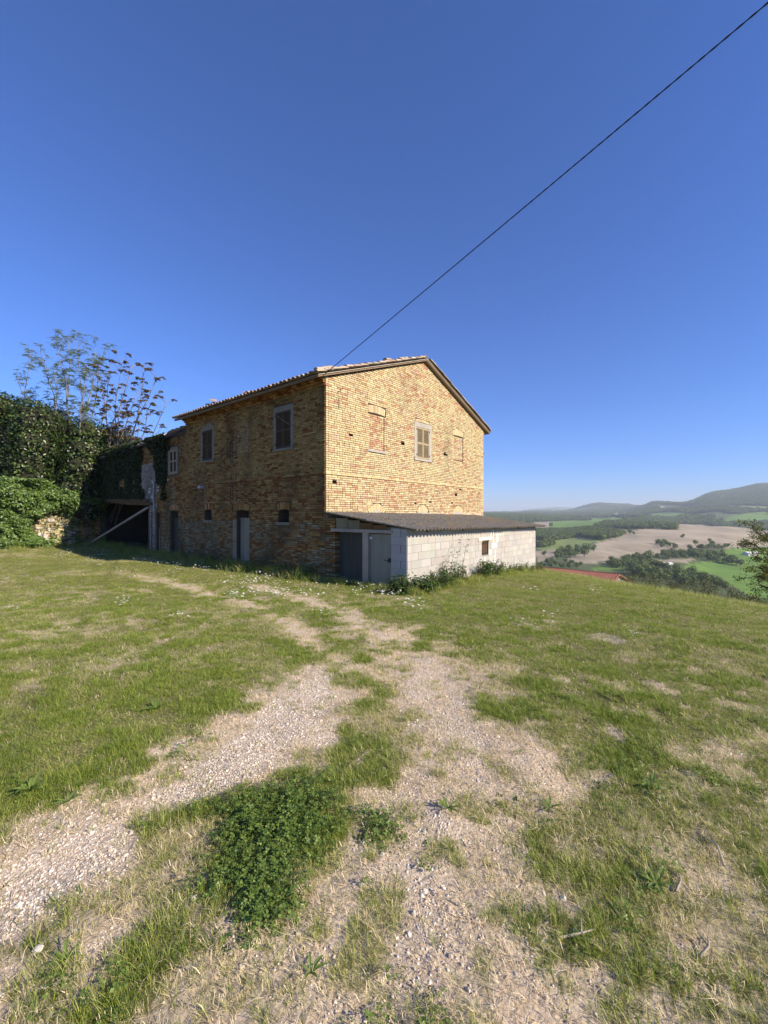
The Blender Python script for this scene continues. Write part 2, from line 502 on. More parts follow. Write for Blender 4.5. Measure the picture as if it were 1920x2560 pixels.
TRK_L = near_pts([(-160, 900), (-50, 835), (100, 745), (250, 665), (400, 575), (510, 500), (600, 415), (655, 345), (695, 285)])
TRK_LW = [0.17, 0.17, 0.18, 0.19, 0.19, 0.20, 0.22, 0.20, 0.10]
TRK_R = near_pts([(840, 960), (880, 800), (930, 660), (990, 545), (1000, 470), (960, 400), (935, 330), (915, 270), (860, 225), (810, 205)])
TRK_RW = [0.03, 0.04, 0.07, 0.13, 0.20, 0.24, 0.24, 0.24, 0.22, 0.14]
STRIP1 = near_pts([(860, 225), (810, 205), (740, 165), (640, 130), (560, 110)])
STRIP2 = near_pts([(700, 250), (590, 165), (500, 135), (380, 105), (300, 85)])
SPOTS = [(near_pts([p])[0], r_) for p, r_ in (((780, 468), 0.16), ((705, 432), 0.2), ((1150, 187), 0.35), ((1310, 219), 0.35), ((640, 380), 0.1))]
CLOVER = near_pts([(495, 578), (560, 560), (650, 552), (735, 600), (695, 672), (612, 740), (618, 840), (560, 865), (515, 835), (478, 780), (468, 720), (500, 650)])
CLOVER2 = near_pts([(800, 600), (850, 620), (860, 680), (810, 690), (775, 650)])
GREEN = [near_pts(P) for P in (
    [(-40, 930), (100, 840), (225, 815), (235, 890), (150, 1060), (-60, 1060)],
    [(1150, 610), (1330, 620), (1490, 760), (1420, 960), (1260, 960), (1190, 780)],
    [(770, 350), (825, 350), (830, 395), (770, 395)], [(835, 520), (885, 520), (885, 570), (835, 570)],
    [(680, 535), (735, 535), (735, 560), (680, 560)], [(930, 575), (985, 575), (985, 605), (930, 605)], [(790, 430), (870, 430), (880, 470), (820, 470)],
    [(1230, 480), (1430, 500), (1450, 560), (1280, 580)], [(-60, 470), (200, 490), (450, 455), (330, 520), (170, 590), (-60, 640)],
    [(1450, 960), (1660, 880), (1700, 1060), (1500, 1060)], [(450, 950), (560, 950), (540, 1060), (450, 1060)], [(270, 880), (360, 890), (380, 1000), (290, 1000)],
    [(400, 870), (500, 860), (500, 930), (410, 930)])]
DRYB = near_pts([(520, 1100), (700, 700), (860, 560), (1120, 560), (1180, 780), (1230, 1100)])


def masks(X, Y, jitter=0.05):
    """gravel, dry and green share of the yard"""
    r = np.hypot(X, Y)
    n1 = fbm(X * 1.7, Y * 1.7, 31, 4) - 0.5
    n2 = fbm(X * 6.5, Y * 6.5, 37, 3) - 0.5
    n3 = fbm(X * 3.6, Y * 3.6, 47, 4) - 0.5
    nb = fbm(X * 0.55, Y * 0.55, 41, 4) - 0.5
    dl = seg_dist(X, Y, TRK_L, TRK_LW); dr = seg_dist(X, Y, TRK_R, TRK_RW)
    wob = n1 * 0.45 + n2 * 0.35
    g = sstep(0.10, -0.10, dl + wob * 0.8)
    g = np.maximum(g, 0.54 * sstep(0.08, -0.2, dr + wob * 1.7))
    for (p, r_) in SPOTS:
        g = np.maximum(g, 0.55 * sstep(0.15, -0.2, np.hypot((X - p[0]) * 0.7, Y - p[1]) - r_ + wob * 1.8))
    d1 = np.minimum(seg_dist(X, Y, STRIP1, [0.3, 0.25, 0.22, 0.2, 0.15]), seg_dist(X, Y, STRIP2, [0.1, 0.16, 0.2, 0.22, 0.1]))
    strip = sstep(0.3, -0.15, d1 + wob * 1.3)
    g = np.maximum(g, 0.55 * sstep(0.05, -0.2, d1 + wob * 1.4 + 0.12))
    dry = np.maximum(sstep(0.75, 0.0, np.minimum(dl, dr) + n1 * 1.4 + n2 * 0.5) * 0.95, strip * 0.9)
    dry = np.maximum(dry, in_poly(X, Y, DRYB) * (0.85 + n1 * 0.8))
    lawn = sstep(-0.10, 0.25, nb * 0.7 + n1 * 0.5 + n2 * 0.5) * 0.5
    left = sstep(0, -3, X) * sstep(4.0, 5.5, r) * sstep(17, 11, r)
    lush = sstep(2.0, 5.0, X + 0.15 * Y) * sstep(5.5, 8.0, Y)
    dry = np.maximum(dry, np.clip((lawn + 0.10 * left) * (1 - 0.55 * lush), 0, 0.62))
    dry = np.maximum(dry, sstep(2.6, 1.9, r) * (0.7 + n1))
    dry = np.maximum(dry, 0.68 * sstep(-0.02, 0.14, fbm(X * 4.2, Y * 4.2, 131, 4) - 0.5 + n2 * 0.35) * sstep(9, 4.5, r) * sstep(0.6, 1.2, X))
    gr = np.zeros_like(r)
    jx, jy = X + n1 * 0.22 + jitter * rng.normal(size=X.shape), Y + n2 * 0.22 + jitter * rng.normal(size=X.shape)
    kx, ky = jx + 2.4 * jitter * rng.normal(size=X.shape) + n2 * 0.3, jy + 2.4 * jitter * rng.normal(size=X.shape) + n3 * 0.4
    for P in GREEN:
        gr = np.maximum(gr, in_poly(kx, ky, P).astype(float))
    gr = gr * sstep(-0.16, 0.10, n2 * 0.9 + n3 * 0.5 + 0.02)
    cl = np.maximum(in_poly(jx + n2 * 0.15, jy - n2 * 0.1, CLOVER), in_poly(jx, jy, CLOVER2)).astype(float)
    cl = cl * (0.35 + 0.65 * sstep(-0.2, 0.02, n1 * 0.5 + n2 * 0.7 + 0.08))
    spots_ = sstep(0.02, 0.12, n3 + n2 * 0.3 + n1 * 0.25) * sstep(22, 12, r) * 0.85
    gr = np.maximum(gr, spots_ * (1 - 0.8 * g) * (1 - 0.5 * sstep(0.6, 0.9, dry)))
    g = g * (1 - 0.9 * np.maximum(gr * 0.8, cl))
    dry = np.clip(dry * (1 - 0.85 * gr) * (1 - cl), 0, 1)
    return np.clip(g, 0, 1), dry, np.clip(gr, 0, 1), cl


# field pattern across the valley, laid on the land
def vp(L): return [tuple(hit(1200 + x / 2.304, 1180 + y / 2.304, 200)[:2]) for x, y in L]


PLOUGH, MEADOW, MEADOW2, PALE, FARM = (0.38, 0.31, 0.215), (0.15, 0.25, 0.045), (0.20, 0.25, 0.075), (0.5, 0.46, 0.38), (0.11, 0.12, 0.06)
FIELDS = [
    (PLOUGH, vp([(560, 345), (620, 330), (900, 335), (1130, 300), (1300, 303), (1580, 328), (1700, 345), (1700, 425), (1480, 437), (1200, 448), (1050, 482), (860, 472), (720, 522), (560, 532), (480, 512), (600, 450), (690, 402), (830, 367), (740, 345)])),
    (PLOUGH, vp([(322, 452), (445, 450), (430, 505), (325, 520)])),
    (PLOUGH, vp([(250, 290), (400, 284), (410, 326), (325, 326)])),
    (PLOUGH, vp([(960, 508), (1250, 498), (1200, 520), (940, 536)])),
    (MEADOW, vp([(405, 285), (560, 275), (900, 262), (940, 276), (800, 291), (640, 321), (410, 326)])),
    (MEADOW2, vp([(320, 390), (580, 372), (720, 395), (560, 432), (400, 447), (320, 442)])),
    (MEADOW, vp([(1350, 462), (1480, 440), (1720, 428), (1760, 760), (1500, 680), (1340, 600), (1180, 570), (1190, 530), (1380, 500)])),
    (MEADOW, vp([(640, 548), (830, 540), (840, 560), (660, 570)])),
    (MEADOW, vp([(930, 248), (1080, 230), (1180, 240), (1120, 275), (960, 266)])),
    (MEADOW2, vp([(1420, 190), (1680, 200), (1680, 228), (1430, 208)])),
    (MEADOW, vp([(1380, 302), (1450, 252), (1560, 235), (1680, 230), (1680, 292), (1500, 304)])),
    (PALE, vp([(735, 246), (800, 240), (806, 262), (750, 263)])),
    (PALE, vp([(950, 204), (1065, 200), (1075, 209), (960, 211)])),
    (PALE, vp([(1338, 598), (1346, 596), (1400, 628), (1450, 668), (1440, 672), (1390, 634)])),
    (PALE, vp([(1100, 560), (1180, 572), (1180, 575), (1100, 564)])),
    (PALE, vp([(1365, 187), (1425, 187), (1425, 191), (1365, 191)])),
]
azs = np.concatenate([np.arange(-60, 60, 0.3), np.arange(60, 300, 4.0)])
azs = np.radians(azs)
rad = np.concatenate([np.exp(np.arange(math.log(0.4), math.log(30), math.log(1.022))), np.exp(np.arange(math.log(30), math.log(13500), math.log(1.033)))])
RR, AA = np.meshgrid(rad, azs, indexing='ij')
GX, GY = (RR * np.sin(AA)).ravel(), (RR * np.cos(AA)).ravel()
GZ = ground(GX, GY)
na, nr = len(azs), len(rad)
ii, jj = np.meshgrid(np.arange(nr - 1), np.arange(na), indexing='ij')
j2 = (jj + 1) % na
F = np.stack([ii * na + jj, ii * na + j2, (ii + 1) * na + j2, (ii + 1) * na + jj], -1).reshape(-1, 4)
V = np.stack([GX, GY, GZ], -1)
me = np_mesh('ground', V, F[:, ::-1], M['ground'], True)
g_, d_, gr_, cl_ = masks(GX, GY)
rr = np.hypot(GX, GY)
for nm_, arr in (('gravel', g_), ('dry', d_), ('far', sstep(30, 55, rr))):
    me.attributes.new(nm_, 'FLOAT', 'POINT').data.foreach_set('value', np.asarray(arr, np.float32))
fc_ = np.ones((len(GX), 4), np.float32)
nz = fbm(GX / 170, GY / 170, 51, 4)[:, None]
fc_[:, :3] = np.array(FARM) * (1 - nz) * 1.1 + np.array((0.075, 0.11, 0.035)) * nz * 1.1
for c_, P in FIELDS:
    k = in_poly(GX, GY, P) & (rr > 250)
    fc_[k, :3] = c_
wooded = (rr > 1250)
k = (rr < 250)
fc_[k, :3] = (0.10, 0.13, 0.04)
me.attributes.new('field', 'FLOAT_COLOR', 'POINT').data.foreach_set('color', fc_.ravel())
tag(obj('ground', me), 'grassy yard on a hilltop falling to a valley of fields and hills', 'ground', kind='structure')

# small disc under the viewpoint closes the sheet
ca = np.linspace(0, 2 * math.pi, 24, endpoint=False)
HC = HO


# ------------------------------------------------------------------ farmhouse
def GM(s, o, z): return (s, -o, z)        # gable wall: along, outwards, up
def LM(s, o, z): return (-o, s, z)        # long wall


PITCH = 0.072
YEL = [(0.56, 0.455, 0.257), (0.54, 0.42, 0.225), (0.60, 0.50, 0.293), (0.56, 0.46, 0.275), (0.51, 0.41, 0.239)]
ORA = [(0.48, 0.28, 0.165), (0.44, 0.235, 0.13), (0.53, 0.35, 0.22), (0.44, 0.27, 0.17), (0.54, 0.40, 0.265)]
BRN = [(0.252, 0.130, 0.045), (0.227, 0.101, 0.031), (0.302, 0.168, 0.062), (0.328, 0.206, 0.075), (0.277, 0.172, 0.062), (0.185, 0.071, 0.021)]  # long wall browns, darkened so that its shade reads deeper
DUL = [(0.344, 0.231, 0.086), (0.302, 0.197, 0.069), (0.370, 0.252, 0.100)]  # duller bricks there, also toned down for shade
WSH = [(0.25, 0.205, 0.119), (0.21, 0.165, 0.090), (0.28, 0.235, 0.143), (0.17, 0.12, 0.057)]  # whitewash, its colour lowered for the shaded side as well


def jit(c_, k=0.09):
    f_ = 1 + rnd.uniform(-k, k)
    return tuple(max(0.01, x * f_ * (1 + rnd.uniform(-0.03, 0.03))) for x in c_)


def lay(s0, s1, z0, z1, span, excl, colour, pitch=PITCH, joint=0.016, ln=0.25, rag=0.0):
    """courses of bricks between s0..s1; span(z) limits a course, excl are rectangles left free"""
    out = []
    nrow = int(round((z1 - z0) / pitch))
    for i in range(nrow):
        za = z0 + i * pitch; zb = za + pitch - joint
        a_, b_ = span(zb) if span else (s0, s1)
        if b_ - a_ < 0.08: continue
        cuts = sorted((e[0], e[1]) for e in excl if e[2] < zb - 0.02 and e[3] > za + 0.02)
        free, cur = [], a_
        for c0, c1 in cuts:
            if c0 > cur: free.append((cur, min(c0, b_)))
            cur = max(cur, c1)
        if cur < b_: free.append((cur, b_))
        for f0, f1 in free:
            if f1 - f0 < 0.05: continue
            s = f0; first = True
            head = i % 2 == 0
            while s < f1 - 0.03:
                L_ = (ln if rnd.random() < 0.62 else ln * 0.46) * rnd.uniform(0.95, 1.05)
                if first and head: L_ = ln * 0.46
                first = False
                e = s + L_
                if f1 - e < 0.07: e = f1 + joint
                e = min(e, f1 + joint)
                dz = rnd.uniform(-1, 1) * (0.0025 + rag)
                out.append([s, e - joint, za + dz, zb + dz + rnd.uniform(-rag, rag), colour(0.5 * (s + e), 0.5 * (za + zb)), rnd.uniform(-0.004, 0.005 + rag)])
                s = e
    return out


def wall_panel(mb, m, s0, s1, z0, z1, holes, depth, col=(1, 1, 1)):
    S = sorted({s0, s1, *[h_[0] for h_ in holes], *[h_[1] for h_ in holes]})
    Zs = sorted({z0, z1, *[h_[2] for h_ in holes], *[h_[3] for h_ in holes]})
    S = [s for s in S if s0 <= s <= s1]; Zs = [z for z in Zs if z0 <= z <= z1]
    for sa, sb in zip(S[:-1], S[1:]):
        for za, zb in zip(Zs[:-1], Zs[1:]):
            cs, cz = (sa + sb) / 2, (za + zb) / 2
            if any(h_[0] < cs < h_[1] and h_[2] < cz < h_[3] for h_ in holes): continue
            mb.poly([m(sa, 0, za), m(sb, 0, za), m(sb, 0, zb), m(sa, 0, zb)], col)
    for h_ in holes:
        a_, b_, c_, d2 = h_[:4]; dp = h_[4] if len(h_) > 4 else depth
        for (p, q) in (((a_, c_), (b_, c_)), ((b_, c_), (b_, d2)), ((b_, d2), (a_, d2)), ((a_, d2), (a_, c_))):
            mb.poly([m(p[0], 0, p[1]), m(q[0], 0, q[1]), m(q[0], -dp, q[1]), m(p[0], -dp, p[1])], col)
        if len(h_) > 5:
            mb.poly([m(a_, -dp, c_), m(b_, -dp, c_), m(b_, -dp, d2), m(a_, -dp, d2)], col)


GW, LB = 11.0, 9.35
ZB, ZE = -1.6, 5.95
TANR = math.tan(R(20))
RIDX = GW / 2
def roofz(x): return ZE + 0.03 + TANR * (RIDX - abs(x - RIDX))


house = tag(empty('farmhouse', (HO[0], HO[1], 0), THETA), 'two storey yellow brick farmhouse with tiled gable roof and closed shutters', 'house')

# openings
BLINDS = [(2.03, 2.90, 3.90, 5.22), (7.94, 8.86, 4.16, 5.26)]
PUT = [(1.05, 1.20, 4.26, 4.33), (3.94, 4.12, 4.33, 4.405), (7.10, 7.27, 4.26, 4.33), (7.14, 7.22, 4.33, 4.39), (8.10, 8.27, 2.48, 2.54), (5.93, 6.05, 2.12, 2.17), (4.84, 4.93, 2.05, 2.10), (7.76, 7.86, 2.11, 2.17), (0.30, 0.44, 2.64, 2.69), (7.34, 7.38, 4.26, 4.30), (8.5, 8.66, 2.74, 2.79)]
LARCH = [(1.99, 2.99), (4.97, 5.87), (7.91, 8.93)]
PUT = [(p[0] - 0.03, p[1] + 0.03, p[2] - 0.012, p[3] + 0.012) for p in PUT]
gholes = [(4.98, 5.90, 3.9, 5.20, 0.12, 1)] + [(*b, 0.03, 1) for b in BLINDS] + [(*p, 0.16, 1) for p in PUT]
gmb = MB()
wall_panel(gmb, GM, 0, GW, ZB, ZE, gholes, 0.2)
gmb.poly([GM(0, 0, ZE), GM(GW, 0, ZE), GM(RIDX, 0, roofz(RIDX))])
gwall = gmb.build('gable_wall', M['mortar'], house)

DOOR = (4.24, 5.12)
lholes = [(1.72, 2.56, 3.92, 5.2, 0.12, 1), (6.98, 7.80, 3.92, 5.2, 0.12, 1), (DOOR[0], DOOR[1], -0.6, 1.78, 0.5, 1),
          (1.82, 2.42, 1.33, 1.80, 0.4, 1), (7.05, 7.63, 1.35, 1.82, 0.4, 1)]
lmb = MB()
wall_panel(lmb, LM, 0, LB, ZB, ZE, lholes, 0.3)
lwall = lmb.build('side_wall', M['mortar'], house)
bmb = MB()
bmb.poly([(GW, 0, ZB), (GW, LB, ZB), (GW, LB, ZE), (GW, 0, ZE)])
bmb.poly([(0, LB, ZB), (GW, LB, ZB), (GW, LB, ZE), (RIDX, LB, roofz(RIDX)), (0, LB, ZE)])
bmb.build('rear_wall', M['side_brick'], house).data.attributes['Col'].data.foreach_set('color', np.tile((0.36, 0.25, 0.14, 1), 2).astype(np.float32))


def gspan(zb):
    if zb < ZE: return (0.0, GW)
    x = (zb - ZE - 0.02) / TANR
    return (x + 0.02, GW - x - 0.02)


def gcol(s, z):
    n = float(fbm(s * 0.8, z * 0.9, 77, 3))
    p = 0.20 + (n - 0.5) * 0.5 + (0.20 if z < 2.9 else 0) + (0.10 if z > 6.2 else 0)
    return jit(rnd.choice(ORA if rnd.random() < p else YEL))


gex = [(b[0], b[1], b[2] - 0.06, b[3] + 0.02) for b in BLINDS] + [(1.98, 2.99, 5.2, 5.53), (7.86, 8.96, 5.24, 5.55), (4.81, 6.09, 3.83, 5.40), (4.88, 5.98, 5.38, 5.54)]
gex += [(p[0], p[1], p[2], p[3]) for p in PUT] + [((l + r_) / 2 - 0.49 * math.sqrt(1 - (max(0, k * 0.072 - 0.036) / 0.46) ** 2), (l + r_) / 2 + 0.49 * math.sqrt(1 - (max(0, k * 0.072 - 0.036) / 0.46) ** 2), 1.52 + k * 0.072, 1.592 + k * 0.072) for l, r_ in LARCH for k in range(-2, 7)]
bricks = [(GM, *b) for b in lay(0, GW, -0.86, 7.97, gspan, gex, gcol) if b[3] > 1.45]
for (a_, b_, c_, d2), red in zip(BLINDS, (0.75, 0.35)):
    for q in lay(a_ + 0.012, b_ - 0.012, c_, d2, None, [], lambda s, z: jit(rnd.choice(ORA if rnd.random() < red else YEL)), joint=0.015):
        q[5] -= 0.032
        bricks.append((GM, *q))


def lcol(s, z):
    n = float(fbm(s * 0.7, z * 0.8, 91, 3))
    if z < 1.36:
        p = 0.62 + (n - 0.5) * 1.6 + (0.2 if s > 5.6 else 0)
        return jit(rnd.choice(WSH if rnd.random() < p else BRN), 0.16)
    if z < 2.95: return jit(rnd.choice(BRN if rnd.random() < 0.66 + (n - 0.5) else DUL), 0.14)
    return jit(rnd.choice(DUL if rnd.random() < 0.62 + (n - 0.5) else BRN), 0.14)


lex = [(1.57, 2.69, 3.86, 5.42), (6.82, 7.97, 3.88, 5.36), (DOOR[0] - 0.02, DOOR[1] + 0.02, -1, 1.74), (4.15, 5.42, 1.72, 2.0),
       (1.80, 2.44, 1.3, 1.78), (1.66, 2.56, 1.74, 2.04), (7.03, 7.65, 1.33, 1.8), (6.95, 7.75, 1.76, 2.06), (1.75, 2.58, 1.20, 1.34)]
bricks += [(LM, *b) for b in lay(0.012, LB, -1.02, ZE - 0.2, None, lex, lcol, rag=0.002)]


def brick_area(b):
    m, s0, s1, z0, z1 = b[:5]
    p = [m(s0, 0, z0), m(s1, 0, z1)]
    w = [(HO[0] + AX[0] * q[0] + BX[0] * q[1], HO[1] + AX[1] * q[0] + BX[1] * q[1], q[2]) for q in p]
    u = [(q[0] / q[1], (q[2] - EYE) / q[1]) for q in w]
    return abs(u[1][0] - u[0][0]) * abs(u[1][1] - u[0][1])


bricks.sort(key=lambda b: -brick_area(b))
ub = MB(); ub.box(0, 1, 0, 1, 0, 1)
unit = ub.mesh('brick'); unit.materials.append(M['brick_single'])
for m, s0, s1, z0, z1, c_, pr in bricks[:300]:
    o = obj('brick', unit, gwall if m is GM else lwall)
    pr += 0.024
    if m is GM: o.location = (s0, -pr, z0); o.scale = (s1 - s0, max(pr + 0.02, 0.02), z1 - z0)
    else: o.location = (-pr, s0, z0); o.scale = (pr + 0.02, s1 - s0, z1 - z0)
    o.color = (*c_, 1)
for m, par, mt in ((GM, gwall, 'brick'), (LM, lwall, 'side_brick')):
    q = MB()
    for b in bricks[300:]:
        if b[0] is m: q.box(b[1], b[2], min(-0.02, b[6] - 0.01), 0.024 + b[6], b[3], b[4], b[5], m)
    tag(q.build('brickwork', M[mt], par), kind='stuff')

# string course, a row of bricks standing proud on both walls
sb = MB()
for m, L_, y0 in ((GM, GW, -0.03), (LM, LB, 0.0)):
    s = y0
    while s < L_ - 0.05:
        e = min(L_, s + 0.25 * rnd.uniform(0.9, 1.05))
        sb.box(s, e - 0.012, 0.0, 0.060 + rnd.uniform(0, 0.006), 2.889, 2.946, jit(rnd.choice(YEL[:3] if m is GM else BRN)), m)
        s = e
sb.build('string_course', M['brick'], house)


def arch(m, par, sc, w, zs, h, n, rise, cols, fan=0.16, out=0.02):
    """flat or segmental arch: each brick of it a piece of its own"""
    for k in range(n):
        u0, u1 = k / n, (k + 1) / n - 0.10 / n
        q = MB(); c_ = jit(rnd.choice(cols), 0.12)
        pts = []
        for o_ in (out + rnd.uniform(-0.004, 0.004), -0.03):
            for u, up in ((u0, 0), (u1, 0), (u1, 1), (u0, 1)):
                x = (u - 0.5) * 2
                s = sc + x * w / 2 * (1 + (fan * h / 0.3 if up else 0))
                z = zs + rise * (1 - x * x) + (h * (1 - 0.12 * x * x) if up else 0)
                pts.append(m(s, o_, z))
        for f_ in ((0, 1, 2, 3), (0, 4, 5, 1), (1, 5, 6, 2), (2, 6, 7, 3), (3, 7, 4, 0)):
            q.poly([pts[i] for i in f_], c_)
        q.build('arch_brick', M['brick'], par)


arch(GM, gwall, 2.465, 0.90, 5.225, 0.27, 13, 0.03, YEL + ORA[2:], 0.10)
arch(GM, gwall, 8.41, 0.98, 5.27, 0.26, 14, 0.03, YEL, 0.10)
arch(GM, gwall, 5.43, 1.02, 5.40, 0.11, 12, 0.02, YEL + ORA[2:], 0.05)
for l, r_ in LARCH:
    arch(GM, gwall, (l + r_) / 2, (r_ - l) * 0.74, 1.56, 0.24, 13, 0.20, YEL, 0.36)
    q = MB()
    for k in range(8):
        u0, u1 = -1 + k / 4, -1 + (k + 1) / 4
        hw = (r_ - l) * 0.37
        q.poly([GM((l + r_) / 2 + u0 * hw, 0.026, 1.45), GM((l + r_) / 2 + u1 * hw, 0.026, 1.45), GM((l + r_) / 2 + u1 * hw, 0.026, 1.56 + 0.2 * (1 - u1 * u1)), GM((l + r_) / 2 + u0 * hw, 0.026, 1.56 + 0.2 * (1 - u0 * u0))])
    q.build('arch_infill', M['plaster'], gwall)
q = MB(); q.box(1.97, 3.0, -0.01, 0.05, 3.84, 3.92, m=GM); q.build('blind_window_sill', M['plaster'], gwall)
q = MB()
for i in range(9):
    s, z = rnd.uniform(8.05, 8.75), rnd.uniform(4.3, 5.2)
    q.poly([GM(s + math.cos(a_) * rnd.uniform(0.04, 0.13), 0.002 + i * 2e-4, z + math.sin(a_) * rnd.uniform(0.03, 0.11)) for a_ in [k * math.pi / 4 for k in range(8)]])
q.build('mortar_smear', M['smear'], gwall)
# rendered skirt where the shed roof meets the gable
q = MB(); q.box(0.0, GW, -0.01, 0.022, 1.40, 1.66, m=GM); q.build('flashing', M['plaster'], gwall)

# cornice of stepped brick courses under the eaves
for side in (0, 1):
    q = MB()
    for k, (z0, z1, o_) in enumerate(((5.70, 5.757, 0.05), (5.772, 5.83, 0.12), (5.845, 5.90, 0.19), (5.915, 5.97, 0.27))):
        s = -0.02
        while s < LB:
            e = min(LB, s + rnd.choice((0.25, 0.12)))
            c_ = jit(rnd.choice(ORA[:2] + BRN), 0.12)
            if side == 0: q.box(-o_ - rnd.uniform(0, 0.006), 0.02, s, e - 0.01, z0, z1, c_)
            else: q.box(GW - 0.02, GW + o_, s, e - 0.01, z0, z1, c_)
            s = e
    q.build('cornice', M['brick'], house)

# roof: deck, battens, tiles
EAV, VER = 0.46, 0.17
dk = MB()
for sx in (-1, 1):
    xe = RIDX + sx * (RIDX + EAV)
    ze_, zr_ = roofz(0) - EAV * TANR, roofz(RIDX)
    y0, y1 = -VER, LB + VER
    for (za, zb, c_, o_) in ((0.0, 0.03, (0.26, 0.18, 0.12), 0.0), (0.031, 0.052, (0.14, 0.10, 0.075), -0.02), (0.059, 0.078, (0.50, 0.44, 0.36), 0.015), (0.079, 0.092, (0.12, 0.09, 0.07), -0.02)):
        P = [(RIDX, zr_ + za), (xe, ze_ + za), (xe, ze_ + zb), (RIDX, zr_ + zb)]
        A = [(p[0], y0 - o_, p[1]) for p in P]; B = [(p[0], y1 + o_, p[1]) for p in P]
        dk.poly(A, c_); dk.poly(B, c_)
        for i in range(4):
            j = (i + 1) % 4
            dk.poly([A[i], A[j], B[j], B[i]], c_)
roof_deck = dk.build('roof', M['tile'], house)


def tile_mesh(name, L_, r0, r1, th=0.016, n=7, col=(1, 1, 1), T=None, mb=None):
    q = mb or MB()
    ring = []
    for x, r_ in ((0, r1), (L_, r0)):
        for rr_ in (r_, r_ - th):
            ring.append([Vector((x, rr_ * math.cos(math.pi * k / (n - 1)), rr_ * math.sin(math.pi * k / (n - 1)) * 0.86)) for k in range(n)])
    if T: ring = [[T @ p for p in g] for g in ring]
    o0, i0, o1, i1 = ring
    base = len(q.v)
    for g in ring: q.v += [tuple(p) for p in g]
    for k in range(n - 1):
        q.f += [(base + k, base + k + 1, base + 2 * n + k + 1, base + 2 * n + k), (base + n + k, base + 3 * n + k, base + 3 * n + k + 1, base + n + k + 1),
                (base + 2 * n + k, base + 2 * n + k + 1, base + 3 * n + k + 1, base + 3 * n + k), (base + k, base + n + k, base + n + k + 1, base + k + 1)]
        q.c += [col] * 4
    for k in (0, n - 1):
        q.f.append((base + k, base + 2 * n + k, base + 3 * n + k, base + n + k)); q.c.append(col)
    q.smooth = False
    return q


TCOL = [(0.42, 0.31, 0.235), (0.36, 0.265, 0.205), (0.47, 0.37, 0.29), (0.33, 0.28, 0.235), (0.44, 0.27, 0.185), (0.50, 0.43, 0.36)]
tmesh = tile_mesh('roof_tile', 0.42, 0.095, 0.078).mesh('roof_tile'); tmesh.materials.append(M['tile_single'])
field = MB()
SLOPE = math.atan(TANR)


def tile_T(sx, up, y, jx=0.0, lift=0.0, yaw=0.0, tilt=0.0):
    """a cover tile whose lower end lies 'up' metres up the slope from the eave"""
    xe = RIDX + sx * (RIDX + EAV + 0.07)
    x = xe - sx * (up + 0.36) * math.cos(SLOPE)
    z = roofz(0) - (EAV + 0.07) * TANR + (up + 0.36) * math.sin(SLOPE) + 0.108 + lift
    Mx = Matrix.Translation((x, y, z)) @ Matrix.Rotation(0 if sx > 0 else math.pi, 4, 'Z') @ Matrix.Rotation(SLOPE + tilt, 4, 'Y') @ Matrix.Rotation(yaw, 4, 'Z')
    return Mx


SL = (RIDX + EAV) / math.cos(SLOPE)
nrow = int(SL / 0.34)
ncol = int((LB + 2 * VER) / 0.212) + 1
for sx in (-1, 1):
    for ci in range(ncol):
        y = -VER - 0.03 + ci * 0.212
        q = MB()
        for ri in range(nrow):
            up = ri * 0.345
            T = tile_T(sx, up, y + rnd.uniform(-0.012, 0.012), lift=rnd.uniform(0, 0.016) + (0.03 if ci == 0 else 0), yaw=rnd.uniform(-0.03, 0.03), tilt=rnd.uniform(-0.035, 0.005) - 0.03)
            c_ = jit(rnd.choice(TCOL), 0.12)
            if (sx < 0 and ri == 0) or ci == 0 or (sx < 0 and ri == 1 and ci < 24):
                o = obj('roof_tile', tmesh, roof_deck); o.matrix_local = T; o.color = (*c_, 1)
            else:
                tile_mesh('', 0.42, 0.095, 0.078, col=c_, T=T, mb=field)
    # channels between the covers
    for ci in range(ncol):
        y = -VER + 0.075 + ci * 0.212
        xe = RIDX + sx * (RIDX + EAV + 0.10); ze_ = roofz(0) - (EAV + 0.10) * TANR
        c_ = jit(rnd.choice(TCOL), 0.15)
        pr = [(-0.085, 0.15), (-0.05, 0.122), (0, 0.112), (0.05, 0.122), (0.085, 0.15)]
        for (d0, h0), (d1, h1) in zip(pr[:-1], pr[1:]):
            field.poly([(xe, y + d0, ze_ + h0), (xe, y + d1, ze_ + h1), (RIDX, y + d1, roofz(RIDX) + h1), (RIDX, y + d0, roofz(RIDX) + h0)], c_)
tag(field.build('tile_field', M['tile'], roof_deck), kind='stuff')
for k in range(27):                                    # ridge tiles
    y = -VER + 0.33 + k * 0.352
    o = obj('ridge_tile', tmesh, roof_deck)
    o.matrix_local = Matrix.Translation((RIDX, y + 0.2, roofz(RIDX) + 0.16 + rnd.uniform(0, 0.012))) @ Matrix.Rotation(math.pi / 2 + math.pi, 4, 'Z') @ Matrix.Rotation(rnd.uniform(0.0, 0.05), 4, 'Y') @ Matrix.Scale(1.2, 4)
    o.color = (*jit(rnd.choice(TCOL)), 1)
for (sx, up, y, l, ya) in ((-1, 0.02, -0.17, 0.10, 0.05), (-1, 0.34, -0.16, 0.11, -0.06), (-1, 0.3, 4.1, 0.12, 0.3), (-1, 0.1, 7.2, 0.07, -0.4), (-1, 3.6, -0.05, 0.14, 0.2), (-1, 4.8, -0.02, 0.12, -0.25), (1, 3.9, -0.05, 0.15, 0.5), (1, 4.2, 0.1, 0.12, -0.3)):
    o = obj('loose_tile', tmesh, roof_deck); o.matrix_local = tile_T(sx, up, y, lift=l, yaw=ya); o.color = (*jit(TCOL[2]), 1)
